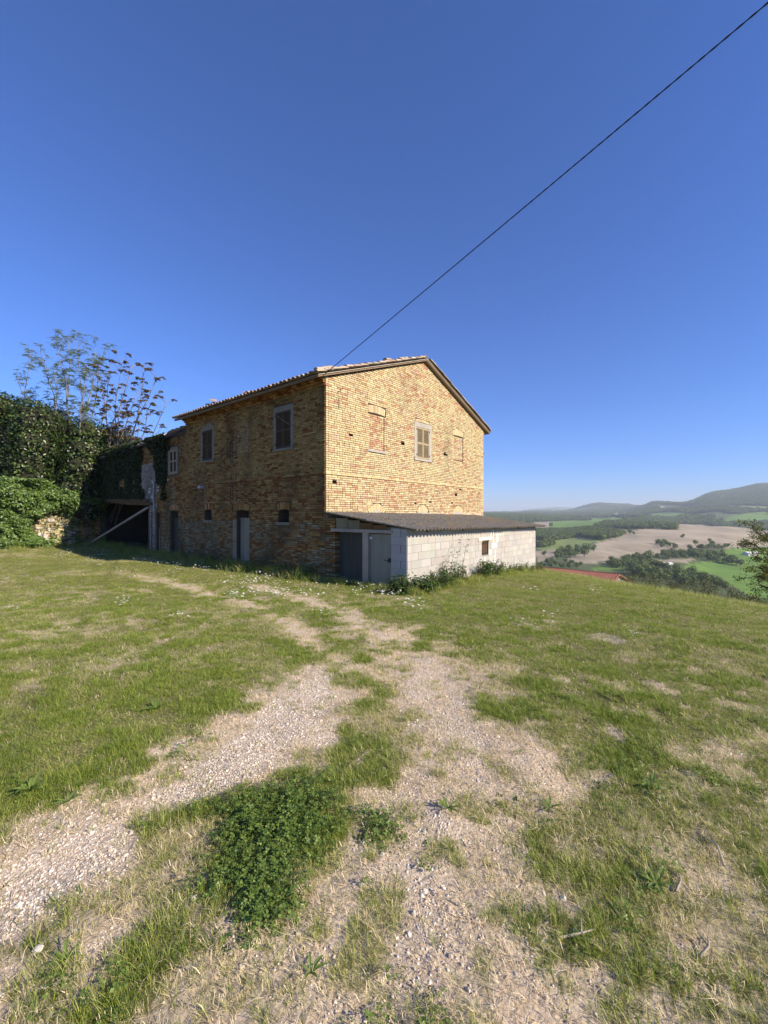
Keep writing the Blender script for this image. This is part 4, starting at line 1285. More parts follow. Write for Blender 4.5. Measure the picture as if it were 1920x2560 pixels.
def young_tree(name, label, base, tops, leaf_mat, fr, mode, group=None, r0=0.07):
    root = tag(empty(name, base, 0), label, 'tree', group)
    b0 = Vector(base)
    tr, br = MB(), MB()
    LP, LN, LS = [], [], []
    for (px, py, D) in tops:
        T_ = at(px, py, D)
        path = limb(b0 + Vector((rnd.uniform(-.5, .5), rnd.uniform(-.4, .4), 0)), T_, 0.05, 9)
        tr.tube([p - b0 for p in path], [r0 * (1 - 0.88 * i / 9) + 0.004 for i in range(10)], 6)
        for k in range(fr):
            t_ = rnd.uniform(0.36, 1.0)
            i = min(8, int(t_ * 9)); p = path[i].lerp(path[i + 1], t_ * 9 - i)
            L_ = rnd.uniform(0.5, 1.7) * (1.25 - t_ * 0.6)
            an = rnd.uniform(0, 2 * math.pi)
            e = p + Vector((math.cos(an) * 0.62, math.sin(an) * 0.45, rnd.uniform(0.35, 0.9))) * L_
            tw = limb(p, e, 0.12, 4)
            br.tube([q_ - b0 for q_ in tw], [0.014, 0.011, 0.008, 0.006, 0.004], 4)
            for _ in range(3):
                p_ = tw[rnd.randint(1, 4)]; e2 = p_ + Vector((rnd.gauss(0, .22), rnd.gauss(0, .18), rnd.uniform(0.05, 0.45)))
                br.tube([q_ - b0 for q_ in limb(p_, e2, 0.1, 2)], [0.006, 0.005, 0.003], 3, cap=False)
            ends = [tw[-1]] if mode == 'cluster' else [tw[2], tw[3], tw[4], tw[-1]]
            for e_ in ends:
                nl = rnd.randint(3, 6) if mode == 'cluster' else rnd.randint(2, 3)
                for _ in range(nl):
                    a2 = rnd.uniform(0, 2 * math.pi)
                    ln_ = rnd.uniform(0.12, 0.25) if mode == 'cluster' else rnd.uniform(0.14, 0.34)
                    dv = Vector((math.cos(a2), math.sin(a2), rnd.uniform(-.45, .2) if mode == 'cluster' else rnd.uniform(-.3, .5))).normalized()
                    m_ = 4 if mode == 'cluster' else 6
                    for j in range(1, m_ + 1):
                        c_ = e_ + dv * ln_ * j / m_ + Vector((0, 0, -0.25 * ln_ * (j / m_) ** 2))
                        sd = Vector((-dv.y, dv.x, 0)) * (0.035 if mode != 'cluster' else 0.04)
                        for s_ in (-1, 1):
                            LP.append(c_ + sd * s_ - b0); LS.append(0.062 if mode != 'cluster' else 0.13)
    tr.smooth = True
    tr.build('trunk', M['bark'], root)
    br.build('branch', M['bark'], root)
    P = np.array([tuple(p) for p in LP])
    obj('crown', leaf_mesh('crown', P, np.array(LS) * rng.uniform(0.8, 1.25, len(P)), leaf_mat, np.tile((0, 0, 1.0), (len(P), 1)), 0.6, 0.2, 0.55), root)
    return root


tb = hw(-1.0, 22.4)
young_tree('ash_tree', 'airy many stemmed tree with feathery pale green leaves behind the ivy', (tb[0], tb[1], gz(tb[0], tb[1])),
           [(40, 935, 26), (75, 885, 27), (105, 880, 25.5), (140, 838, 26.5), (172, 850, 27.5), (200, 852, 26), (240, 862, 26.5), (262, 868, 27.2), (215, 930, 25), (130, 930, 25.2)], M['frond'], 30, 'frond')
tb = hw(0.6, 22.9)
young_tree('walnut_tree', 'sparse tree with clusters of bronze young leaves beside the wing roof', (tb[0], tb[1], gz(tb[0], tb[1])),
           [(300, 900, 26.5), (330, 912, 27), (365, 912, 26.5), (388, 985, 26), (420, 1000, 26), (270, 915, 27.5), (350, 1050, 25.5), (245, 920, 26.5), (310, 960, 26), (340, 985, 25.8), (395, 940, 26.2)], M['bronze'], 24, 'cluster')

# ------------------------------------------------------------------ block shed
shed = tag(empty('block_shed', hw(0, 0, 0), THETA), 'low concrete block shed with mossy corrugated roof against the farmhouse', 'shed')
SY, SX = -3.19, 9.66
def szt(x): return 1.22 - 0.016 * x            # top of the block wall along the front
def SM(s, o, z): return (s, SY - o, z)
SWIN = (4.37, 4.90, 0.17, 0.67)
q = MB(); wall_panel(q, SM, 0.0, SX, -2.2, 1.05, [(*SWIN, 0.18)], 0.2)
q.poly([SM(0, 0, 1.05), SM(SX, 0, 1.05), SM(0, 0, szt(0))])
q.poly([(SX, SY, -2.2), (SX, 0, -2.2), (SX, 0, 1.45), (SX, SY, 1.05)])
q.poly([(0, SY, -2.2), (0, SY + 0.54, -2.2), (0, SY + 0.54, 1.26), (0, SY, szt(0))])
q.poly([(0.16, SY, -2.2), (0.16, SY + 0.54, -2.2), (0.16, SY + 0.54, 1.26), (0.16, SY, szt(0))])
swall = q.build('wall', M['block_mortar'], shed)
bm_ = MB(); bm_.box(0, 1, 0, 1, 0, 1); bmesh_ = bm_.mesh('block'); bmesh_.materials.append(M['block'])
BH = 0.2175
BCOL = [(0.465, 0.435, 0.40), (0.44, 0.41, 0.375), (0.485, 0.46, 0.425), (0.45, 0.42, 0.385)]
for i in range(14):
    z1 = 1.22 - i * BH; z0 = z1 - BH + 0.007
    s = 0.004; first = True
    while s < SX - 0.02:
        L_ = rnd.choice((0.5, 0.5, 0.5, 0.5, 0.38, 0.25)) if not first else (0.5 if i % 2 else 0.16)
        if first and i == 0: L_ = 0.28
        first = False
        e = min(s + L_, SX)
        if SX - e < 0.1: e = SX
        segs = [(s, e - 0.006)]
        if z0 < SWIN[3] and z1 > SWIN[2]:
            segs = [(max(s, a_), min(e - 0.006, b_)) for a_, b_ in ((0, SWIN[0] - 0.003), (SWIN[1] + 0.003, SX))]
        zt = min(z1, szt((s + e) / 2))
        gx, gy, _ = hw((s + e) / 2, SY)
        if zt > gz(gx, gy) - 0.15 and zt - z0 > 0.02:
            for a_, b_ in segs:
                if b_ - a_ < 0.03: continue
                c_ = jit(rnd.choice(BCOL), 0.06)
                if 5.0 < (a_ + b_) / 2 < 5.7 and rnd.random() < 0.35: c_ = (0.62, 0.60, 0.56)
                o = obj('block', bmesh_, swall); pr = 0.012 + rnd.uniform(-.003, .004)
                o.location = (a_, SY - pr, z0); o.scale = (b_ - a_, pr + 0.02, zt - z0); o.color = (*c_, 1)
        s = e
    # return of the wall beside the door
    zt = min(z1, 1.22)
    if zt - z0 > 0.03 and z1 > -0.9:
        for a_, b_ in (((SY - 0.012, SY + 0.54),) if i % 2 else ((SY - 0.012, SY + 0.2), (SY + 0.206, SY + 0.54))):
            o = obj('block', bmesh_, swall); pr = 0.012 + rnd.uniform(-.002, .003)
            o.location = (-pr, a_ + 0.0135, z0 + 0.001); o.scale = (pr + 0.02, b_ - a_ - 0.0135, zt - z0); o.color = (*jit(BCOL[1], 0.06), 1)
q = MB()
q.box(SWIN[0] - 0.3, SWIN[1] + 0.27, -0.01, 0.045, SWIN[3] + 0.03, SWIN[3] + 0.13, m=SM)
q.build('lintel', M['white_wall'], shed)
q = MB(); q.box(SWIN[0] - 0.28, SWIN[0], -0.01, 0.03, SWIN[3] - 0.02, SWIN[3] + 0.03, m=SM); q.box(SWIN[1], SWIN[1] + 0.22, -0.01, 0.03, SWIN[3] - 0.02, SWIN[3] + 0.03, m=SM)
q.build('lintel_brick', M['brick'], shed).data.attributes['Col'].data.foreach_set('color', np.tile((0.55, 0.40, 0.25, 1), 12).astype(np.float32))
win = empty('window', (0, 0, 0), 0, shed)
win.name = 'window'
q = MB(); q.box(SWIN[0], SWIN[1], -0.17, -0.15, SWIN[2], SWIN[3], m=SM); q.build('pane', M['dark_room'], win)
for k in range(6):
    s = SWIN[0] + 0.045 + k * 0.088
    q = MB(); q.box(s - 0.026, s + 0.026, -0.05, -0.035, SWIN[2], SWIN[3], m=SM); q.build('plank', M['timber'], win)
for z in (SWIN[2] + 0.07, SWIN[3] - 0.07):
    q = MB(); q.tube([SM(SWIN[0], -0.02, z), SM(SWIN[1], -0.02, z)], 0.014, 5); q.build('bar', M['iron'], win)
# mortar runs
for (s, z0, z1) in ((5.3, 0.4, 1.1), (5.65, -0.7, -0.3), (4.6, -0.6, 0.1), (5.45, -0.1, 0.3), (5.1, 0.75, 1.0)):
    q = MB()
    for k in range(5):
        a_, b_ = z0 + (z1 - z0) * k / 5, z0 + (z1 - z0) * (k + 1) / 5
        w0 = rnd.uniform(0.02, 0.06)
        q.poly([SM(s - w0, 0.019, a_), SM(s + w0, 0.019, a_), SM(s + w0 * .8, 0.019, b_), SM(s - w0 * .8, 0.019, b_)])
    q.build('mortar_run', M['white_wall'], swall)
# door side of the shed, in line with the long wall
q = MB()
for b in lay(-0.43, -0.006, -1.02, 1.5, None, [], lambda s, z: jit(rnd.choice(WSH + BRN[:2]) if z < 1.0 else rnd.choice(BRN), 0.2), rag=0.004):
    q.box(b[0], b[1], -0.3, 0.012 + b[5], b[2], b[3], b[4], LM)
q.build('brick_pier', M['side_brick'], shed)
q = MB(); q.box(-2.72, -0.27, -0.13, 0.03, 1.085, 1.18, m=LM); q.build('beam', M['pale_timber'], shed)
q = MB()
for (s0, s1, z1) in ((-0.95, -0.45, 1.5), (-1.45, -0.96, 1.44), (-1.95, -1.46, 1.37), (-2.45, -1.96, 1.31), (-2.9, -2.46, 1.26)):
    c_ = jit(rnd.choice(BRN[:2] + WSH[:1]), 0.2)
    q.box(s0 + 0.008, s1, -0.1, -0.02, 1.181, z1, c_, LM)
q.build('infill', M['side_brick'], shed)
for k in range(6):
    s = -1.58 + k * 0.192
    q = MB(); q.box(s, s + 0.187, -0.23, -0.20 + rnd.uniform(-.004, .004), -0.75, 1.10, m=LM)
    if k == 0: dl_ = q.build('door', M['blue_wood'], shed); dl_['label'] = 'dark blue grey plank door set back in shadow'
    else: q.build('plank', M['blue_wood'], dl_)
q = MB(); q.box(-1.80, -1.59, -0.16, 0.02, -0.8, 1.09, m=LM); q.build('post', M['pale_timber'], shed)
for k in range(5):
    s = -2.645 + k * 0.164
    q = MB(); q.box(s, s + 0.161, -0.10, -0.062 + rnd.uniform(-.003, .003), -0.75, 1.06, m=LM)
    if k == 0: dr_ = q.build('door', M['grey_wood'], shed); dr_['label'] = 'pale grey plank door with dark handle'
    else: q.build('plank', M['grey_wood'], dr_)
q = MB(); q.box(-2.59, -2.50, -0.06, -0.035, 0.28, 0.40, m=LM); q.tube([LM(-2.55, -0.05, 0.33), LM(-2.55, 0.03, 0.33), LM(-2.42, 0.03, 0.35)], 0.014, 5); q.build('handle', M['iron'], dr_)
q = MB(); q.box(-1.90, -1.83, -0.062, -0.03, 0.90, 0.97, m=LM); q.build('hinge', M['white_wall'], dr_)
q = MB(); q.box(-2.63, -2.59, -0.062, -0.05, 0.5, 0.8, m=LM); q.build('latch_plate', M['iron'], dr_)
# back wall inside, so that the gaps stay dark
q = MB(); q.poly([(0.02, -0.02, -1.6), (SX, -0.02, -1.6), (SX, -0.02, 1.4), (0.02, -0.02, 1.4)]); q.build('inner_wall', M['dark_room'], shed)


def sheet(x0, x1, y0, y1, zoff):
    """one corrugated sheet, waves running down the slope"""
    q = MB(); n = int((x1 - x0) / 0.177 * 8); q.smooth = True
    def zz(x, y): return 1.665 + 0.126 * y - 0.014 * x + 0.030 * math.sin(2 * math.pi * x / 0.177) + zoff
    ys = [y0, (y0 + y1) / 2, y1]
    for k in range(n):
        a_, b_ = x0 + (x1 - x0) * k / n, x0 + (x1 - x0) * (k + 1) / n
        for ya, yb_ in zip(ys[:-1], ys[1:]):
            q.poly([(a_, ya, zz(a_, ya)), (b_, ya, zz(b_, ya)), (b_, yb_, zz(b_, yb_)), (a_, yb_, zz(a_, yb_))])
            q.poly([(a_, ya, zz(a_, ya) - .008), (b_, ya, zz(b_, ya) - .008), (b_, yb_, zz(b_, yb_) - .008), (a_, yb_, zz(a_, yb_) - .008)])
        q.poly([(a_, y0, zz(a_, y0)), (b_, y0, zz(b_, y0)), (b_, y0, zz(b_, y0) - .008), (a_, y0, zz(a_, y0) - .008)])
    for e in (x0, x1):
        q.poly([(e, y0, zz(e, y0)), (e, y1, zz(e, y1)), (e, y1, zz(e, y1) - .008), (e, y0, zz(e, y0) - .008)])
    return q.build('roof_sheet', M['sheet'], shed)


x = -0.10; k = 0
while x < 9.85:
    x1 = min(x + 0.885 + 0.09, 10.0)
    sheet(x, x1, -3.56 + rnd.uniform(-.012, .012), -1.62, 0.001 + 0.010 * (k % 2))
    sheet(x, x1, -1.80, -0.022, 0.022 + 0.010 * (k % 2))
    x += 0.885; k += 1
for s in (0.9, 3.0, 5.3, 7.6, 9.4):
    q = MB(); q.box(s, s + 0.08, -3.25, -0.03, 0, 0.09)
    o = q.build('rafter', M['timber'], shed); o.rotation_euler = (math.atan(0.126), 0, 0); o.location = (0, 0, 1.53 - 0.014 * s)

# ------------------------------------------------------------------ overhead cable
q = MB()
A_ = Vector(hw(-0.15, -0.12, 5.98)); B_ = at(1912, 0, 5.2)
far_ = A_ + (B_ - A_) * 3.2
pts = []
for i in range(61):
    t_ = i / 60
    p = A_.lerp(far_, t_); p.z -= 0.10 * 4 * t_ * (1 - t_) - 0.06 * t_
    pts.append(p)
q.tube(pts, 0.008, 8); q.smooth = True
cab = q.build('overhead_cable', M['cable'])
w2 = MB()
for ph in (0, math.pi):
    cur = []
    n = 1400
    for i in range(n):
        t_ = i / (n - 1); p = A_.lerp(far_, t_); p.z -= 0.10 * 4 * t_ * (1 - t_) - 0.06 * t_
        an = i * 0.55 + ph
        cur.append(p + Vector((math.cos(an) * 0.0075, 0, math.sin(an) * 0.0075)))
    w2.tube(cur, 0.0065, 4)
w2.build('strand', M['cable'], cab)
bk = MB(); bk.tube([Vector(hw(0.02, 0.02, 5.62)), Vector(hw(-0.10, -0.10, 5.66)), A_], 0.013, 6); bk.tube([A_ - Vector((0, 0, 0.05)), A_ + Vector((0, 0, 0.05))], [0.03, 0.025], 7)
bk.build('bracket', M['iron'], cab)
tag(cab, 'black twisted overhead cable running up from the house eave', 'cable')


# ------------------------------------------------------------------ scattered ground cover (one object per kind)
PROTO = bpy.data.collections.new('ground_cover_kinds')


def kinds(prefix, meshes):
    c_ = bpy.data.collections.new(prefix)
    for i, m_ in enumerate(meshes):
        o = bpy.data.objects.new('%s_%02d' % (prefix, i), m_)
        c_.objects.link(o)
    return c_


def scatter(name, P, rot, sc, idx, tint, coll, label, cat):
    me = bpy.data.meshes.new(name)
    P = np.asarray(P, np.float32)
    me.vertices.add(len(P)); me.vertices.foreach_set('co', P.ravel())
    me.attributes.new('irot', 'FLOAT_VECTOR', 'POINT').data.foreach_set('vector', np.asarray(rot, np.float32).ravel())
    me.attributes.new('isc', 'FLOAT', 'POINT').data.foreach_set('value', np.asarray(sc, np.float32))
    me.attributes.new('iidx', 'INT', 'POINT').data.foreach_set('value', np.asarray(idx, np.int32))
    me.attributes.new('tint', 'FLOAT', 'POINT').data.foreach_set('value', np.asarray(tint, np.float32))
    o = obj(name, me)
    ng = bpy.data.node_groups.new(name, 'GeometryNodeTree')
    ng.interface.new_socket('Geometry', in_out='INPUT', socket_type='NodeSocketGeometry')
    ng.interface.new_socket('Geometry', in_out='OUTPUT', socket_type='NodeSocketGeometry')
    gi, go = ng.nodes.new('NodeGroupInput'), ng.nodes.new('NodeGroupOutput')
    ip = ng.nodes.new('GeometryNodeInstanceOnPoints')
    ci = ng.nodes.new('GeometryNodeCollectionInfo')
    ci.inputs['Collection'].default_value = coll
    ci.inputs['Separate Children'].default_value = True
    ci.inputs['Reset Children'].default_value = True
    ip.inputs['Pick Instance'].default_value = True
    def na(n_, ty):
        a = ng.nodes.new('GeometryNodeInputNamedAttribute'); a.data_type = ty; a.inputs['Name'].default_value = n_
        return a.outputs['Attribute']
    L = ng.links.new
    L(gi.outputs[0], ip.inputs['Points']); L(ci.outputs[0], ip.inputs['Instance'])
    L(na('iidx', 'INT'), ip.inputs['Instance Index'])
    L(na('irot', 'FLOAT_VECTOR'), ip.inputs['Rotation'])
    L(na('isc', 'FLOAT'), ip.inputs['Scale'])
    L(ip.outputs[0], go.inputs[0])
    md = o.modifiers.new('scatter', 'NODES'); md.node_group = ng
    return tag(o, label, cat, kind='stuff')


def tuft(n, h, spread, wid, lean, mat, seg=3, flat=False):
    V_, F_ = [], []
    for _ in range(n):
        a_ = rnd.uniform(0, 6.283); r_ = spread * rnd.random() ** 0.6
        b_ = Vector((math.cos(a_) * r_, math.sin(a_) * r_, -0.008))
        da = a_ + rnd.uniform(-1.2, 1.2)
        d = Vector((math.cos(da), math.sin(da), 0)); hh = h * rnd.uniform(0.45, 1.15); w = wid * rnd.uniform(0.7, 1.2)
        s = Vector((-d.y, d.x, 0)); le = lean * rnd.uniform(0.3, 1.3)
        base = len(V_)
        for k in range(seg + 1):
            t_ = k / seg
            if flat: p = b_ + d * hh * t_ + Vector((0, 0, 0.012 + 0.035 * rnd.random() * math.sin(math.pi * t_))) + s * hh * 0.12 * math.sin(t_ * 2.5)
            else: p = b_ + d * hh * le * t_ ** 1.7 + Vector((0, 0, hh * (t_ - 0.28 * le * t_ ** 2.2)))
            ww_ = w * (1 - 0.85 * t_ ** 1.5) * (1.0 if k < seg else 0.25)
            V_ += [tuple(p - s * ww_ / 2), tuple(p + s * ww_ / 2)]
        for k in range(seg):
            F_.append((base + 2 * k, base + 2 * k + 1, base + 2 * k + 3, base + 2 * k + 2))
    return np_mesh('tuft', V_, F_, mat)


def clover_tuft(n):
    V_, F_ = [], []
    for _ in range(n):
        a_ = rnd.uniform(0, 6.283); r_ = 0.055 * rnd.random() ** 0.5; h_ = rnd.uniform(0.012, 0.052)
        c_ = Vector((math.cos(a_) * r_ * 1.3, math.sin(a_) * r_ * 1.3, h_))
        t0 = rnd.uniform(0, 6.283); tl = Vector((rnd.uniform(-.5, .5), rnd.uniform(-.5, .5), 1)).normalized()
        u = tl.cross(Vector((0.3, 0.8, 0.1))).normalized(); w = tl.cross(u)
        L_ = rnd.uniform(0.008, 0.0135)
        for k in range(3):
            an = t0 + k * 2.094
            d = u * math.cos(an) + w * math.sin(an); s = u * -math.sin(an) + w * math.cos(an)
            b = len(V_)
            for (f_, g_2, e) in ((0.05, 0, 0), (0.6, 0.5, .12), (1.0, 0.42, .05), (1.12, 0, -.03), (1.0, -0.42, .05), (0.6, -0.5, .12)):
                V_.append(tuple(c_ + d * L_ * f_ + s * L_ * g_2 + tl * L_ * e))
            F_ += [(b, b + 1, b + 2, b + 3), (b, b + 3, b + 4, b + 5)]
    return np_mesh('clover', V_, F_, M['clover'])


def pebble():
    q = MB(); nu, nv = 7, 5
    sx, sy, sz = rnd.uniform(.8, 1.2), rnd.uniform(.6, 1.0), rnd.uniform(.45, .7)
    pts = []
    for i in range(nv):
        th = math.pi * i / (nv - 1)
        row = []
        for j in range(nu):
            ph = 6.283 * j / nu; r_ = rnd.uniform(0.78, 1.12) if 0 < i < nv - 1 else 0.9
            row.append((sx * r_ * math.sin(th) * math.cos(ph), sy * r_ * math.sin(th) * math.sin(ph), sz * r_ * math.cos(th)))
        pts.append(row)
    for i in range(nv - 1):
        for j in range(nu):
            q.poly([pts[i][j], pts[i][(j + 1) % nu], pts[i + 1][(j + 1) % nu], pts[i + 1][j]])
    me = q.mesh('pebble'); me.materials.append(M['pebble'])
    return me


def sample(n_near, falloff, rmin, rmax, half=52):
    """points in the yard, thinning with distance from where one stands"""
    rs = np.linspace(0.25, rmax, 500)
    ha = R(half) * np.where(rs < 9, 1.75, 1.0)           # all round the viewpoint close by
    dens = np.where(rs < 4, 1.0, (4 / rs) ** falloff) * rs * ha
    cdf = np.cumsum(dens); n = int(n_near * 2 * cdf[-1] * (rs[1] - rs[0]))
    r_ = np.interp(rng.random(n) * cdf[-1], cdf, rs)
    a_ = rng.uniform(-1, 1, n) * np.interp(r_, rs, ha)
    return r_ * np.sin(a_), r_ * np.cos(a_), r_


def house_free(X, Y, pad=0.0):
    lx = (X - HO[0]) * AX[0] + (Y - HO[1]) * AX[1]; ly = (X - HO[0]) * BX[0] + (Y - HO[1]) * BX[1]
    return ~(((lx > -0.02 + pad) & (ly > 0)) | ((lx > 0) & (lx < SX) & (ly > SY)) | (ly > 21))


def place(n_near, fall, rmin, rmax, half=52):
    X, Y, r_ = sample(n_near, fall, rmin, rmax, half)
    k = house_free(X, Y)
    X, Y, r_ = X[k], Y[k], r_[k]
    return X, Y, r_, masks(X, Y)


def eul(n, tilt=0.15):
    return np.stack([rng.normal(size=n) * tilt, rng.normal(size=n) * tilt, rng.random(n) * 6.283], -1)


def fin(name, X, Y, sc, idx, tint, coll, label, cat, tilt=0.15, dz=0.0):
    P = np.stack([X, Y, ground(X, Y) + dz], -1)
    return scatter(name, P, eul(len(X), tilt), sc, idx, tint, coll, label, cat)


# short turf
gk = kinds('turf', [tuft(rnd.randint(9, 13), rnd.uniform(0.05, 0.09), 0.035, 0.0036, 0.8, M['grass']) for _ in range(8)])
X, Y, r_, (g, d, gr, cl) = place(2500, 1.22, 1.0, 44)
nn = fbm(X * 2.3, Y * 2.3, 71, 3)
near = sstep(7.5, 3.0, r_)
prob = np.clip(1.0 - 0.93 * sstep(0.42, 0.95, d) * (0.55 + 0.45 * near) - 0.97 * g, 0.03, 1) * (1 - 0.5 * cl) + 0.7 * gr + 0.25 * cl
k = rng.random(len(X)) < np.clip(prob * (0.30 + 1.3 * sstep(0.30, 0.66, 0.5 * nn + 0.5 * fbm(X * 7, Y * 7, 73, 2))), 0, 1)
X, Y, r_, d, gr = X[k], Y[k], r_[k], d[k], gr[k]
tint = np.clip(0.20 + 0.55 * d - 0.22 * gr + 0.5 * (fbm(X * 0.9, Y * 0.9, 83, 3) - 0.5) + 0.5 * (fbm(X * 4.5, Y * 4.5, 85, 2) - 0.5), 0, 1)
fin('grass', X, Y, rng.uniform(0.5, 1.1, len(X)) * (0.58 + 0.30 * gr) * (1 + 0.035 * np.clip(r_ - 4, 0, 20)), rng.integers(0, 8, len(X)), tint, gk, 'short patchy grass growing over the yard', 'grass')
# stouter tussocks and broad leaved low weeds among the turf
tk = kinds('tussock', [tuft(rnd.randint(20, 30), rnd.uniform(0.09, 0.14), 0.045, 0.0048, 1.0, M['grass'], 3) for _ in range(4)] + [tuft(rnd.randint(8, 12), rnd.uniform(0.05, 0.08), 0.012, 0.016, 1.7, M['grass'], 3) for _ in range(4)])
X, Y, r_, (g, d, gr, cl) = place(70, 0.9, 1.1, 30)
k = rng.random(len(X)) < np.clip((0.25 + 0.75 * gr) * (1 - 0.85 * g) * (0.2 + 1.4 * fbm(X * 1.5, Y * 1.5, 101, 2)), 0, 1)
X, Y, r_, d = X[k], Y[k], r_[k], d[k]
fin('low_weeds', X, Y, rng.uniform(0.4, 0.95, len(X)) * (0.55 + 0.45 * sstep(1.5, 5, r_)), rng.integers(0, 8, len(X)), np.clip(rng.normal(0.12, 0.12, len(X)), 0, 0.5), tk, 'small tussocks and broad leaved weeds dotted over the yard', 'weeds')
# dry mown straw
sk = kinds('straw', [tuft(rnd.randint(5, 9), rnd.uniform(0.045, 0.10), 0.045, 0.0026, 1.0, M['straw'], 3, True) for _ in range(6)])
X, Y, r_, (g, d, gr, cl) = place(1500, 1.35, 1.0, 32)
k = rng.random(len(X)) < np.clip((0.03 + 0.62 * d) * (0.25 + 0.9 * fbm(X * 5, Y * 5, 95, 2)) * (1 - 0.86 * g) * (1 - 0.8 * cl) * (1 - 0.6 * gr), 0, 1)
X, Y, r_ = X[k], Y[k], r_[k]
fin('straw', X, Y, rng.uniform(0.5, 1.1, len(X)) * (1 + 0.03 * np.clip(r_ - 4, 0, 20)), rng.integers(0, 6, len(X)), rng.random(len(X)), sk, 'dry mown stalks lying matted on the yard', 'straw', 0.12)
# clover
ck = kinds('clover', [clover_tuft(rnd.randint(14, 19)) for _ in range(5)])
X, Y, r_, (g, d, gr, cl) = place(1500, 1.5, 1.0, 9)
k = rng.random(len(X)) < np.clip(cl * 0.5 + 0.03 * gr * sstep(6, 2, r_), 0, 1)
X, Y = X[k], Y[k]
fin('clover', X, Y, rng.uniform(0.55, 1.25, len(X)), rng.integers(0, 5, len(X)), np.zeros(len(X)), ck, 'dark green clover patch between the wheel tracks', 'clover', 0.2)
# gravel
pk = kinds('pebble', [pebble() for _ in range(7)])
X, Y, r_, (g, d, gr, cl) = place(6500, 2.0, 1.0, 15)
k = rng.random(len(X)) < np.clip(g ** 1.3 * 0.9 + 0.30 * sstep(0.5, 0.9, d) * (fbm(X * 4, Y * 4, 97, 2) > 0.40), 0, 1) * (1 - 0.9 * cl)
X, Y, r_, g = X[k], Y[k], r_[k], g[k]
sz = 0.003 + 0.0062 * rng.random(len(X)) ** 2.4 + 0.009 * (rng.random(len(X)) < 0.015)
fin('gravel', X, Y, sz * (1 + 0.05 * np.clip(r_ - 4, 0, 20)), rng.integers(0, 7, len(X)), np.zeros(len(X)), pk, 'pale pinkish gravel in the worn wheel tracks', 'gravel', 0.5, 0.001)
# daisies
q = MB()
for k in range(9):
    a_ = k * 0.698
    q.poly([(0, 0, 0.09), (math.cos(a_ - .25) * 0.012, math.sin(a_ - .25) * 0.012, 0.094), (math.cos(a_) * 0.021, math.sin(a_) * 0.021, 0.096), (math.cos(a_ + .25) * 0.012, math.sin(a_ + .25) * 0.012, 0.094)])
dm = q.mesh('daisy'); dm.materials.append(M['petal'])
dk_ = kinds('daisy', [dm])
DZ = [((480, 1385, 800, 1430), 90), ((560, 1440, 700, 1500), 150), ((690, 1470, 1010, 1500), 120), ((430, 1370, 660, 1400), 60), ((0, 1365, 260, 1400), 90), ((200, 1390, 520, 1440), 110), ((960, 1480, 1330, 1560), 22), ((0, 1400, 900, 1560), 70), ((1300, 1450, 1900, 1600), 40)]
PX = []
for (x0, y0, x1, y1), n in DZ:
    cs = [(rnd.uniform(x0, x1), rnd.uniform(y0, y1)) for _ in range(max(3, n // 7))]
    for _ in range(int(n * 1.7)):
        c_ = rnd.choice(cs); p = hit(c_[0] + rnd.gauss(0, 14), max(1362, c_[1] + rnd.gauss(0, 5)), 0.8, 60)
        if house_free(np.array([p.x]), np.array([p.y]))[0] and p.y < 30: PX.append((p.x, p.y))
PX = np.array(PX)
fin('daisies', PX[:, 0], PX[:, 1], rng.uniform(1.0, 1.75, len(PX)) * (0.5 + 0.5 * sstep(5, 10, PX[:, 1])), np.zeros(len(PX), int), np.zeros(len(PX)), dk_, 'white daisies sprinkled through the lawn near the house', 'flowers', 0.25, 0.02)
# longer grass at the foot of the walls and along the brow
lk = kinds('long_grass', [tuft(rnd.randint(12, 18), rnd.uniform(0.22, 0.36), 0.06, 0.007, 0.7, M['grass'], 4) for _ in range(5)])
PX = []
for i in range(3600):                                    # long wall and wing
    y = rnd.uniform(-0.2, 21.5); x = -abs(rnd.gauss(0, 0.30)) - 0.05
    PX.append(hw(x, y)[:2] + (rnd.uniform(0.5, 1.6) * (0.6 + 0.5 * math.sin(y * 2.1) ** 2),))
for i in range(420):                                     # shed door side
    PX.append(hw(-abs(rnd.gauss(0, 0.16)) - 0.06, rnd.uniform(-3.6, -0.2))[:2] + (rnd.uniform(0.4, 0.9),))
for i in range(1100):                                    # shed front
    PX.append(hw(rnd.uniform(-0.3, 10.3), SY - 0.04 - abs(rnd.gauss(0, 0.3)))[:2] + (rnd.uniform(0.35, 0.95),))
for i in range(2600):                                    # brow of the hill
    y = rnd.uniform(9, 24); qv = rnd.gauss(16.6, 1.3)
    PX.append(((qv - 0.43 * y) / 0.9, y, rnd.uniform(0.35, 0.8)))
for i in range(700):                                     # foot of the yard wall
    PX.append(hw(-rnd.uniform(0.0, 7.5), 20.75 - abs(rnd.gauss(0, 0.35)))[:2] + (rnd.uniform(0.4, 1.0),))
PX = np.array(PX)
fin('long_grass', PX[:, 0], PX[:, 1], PX[:, 2], rng.integers(0, 5, len(PX)), np.clip(rng.normal(0.3, 0.25, len(PX)) + 0.15 * (PX[:, 0] > 6.5), 0, 1), lk, 'uncut long grass at the foot of the walls and along the brow', 'grass', 0.2)


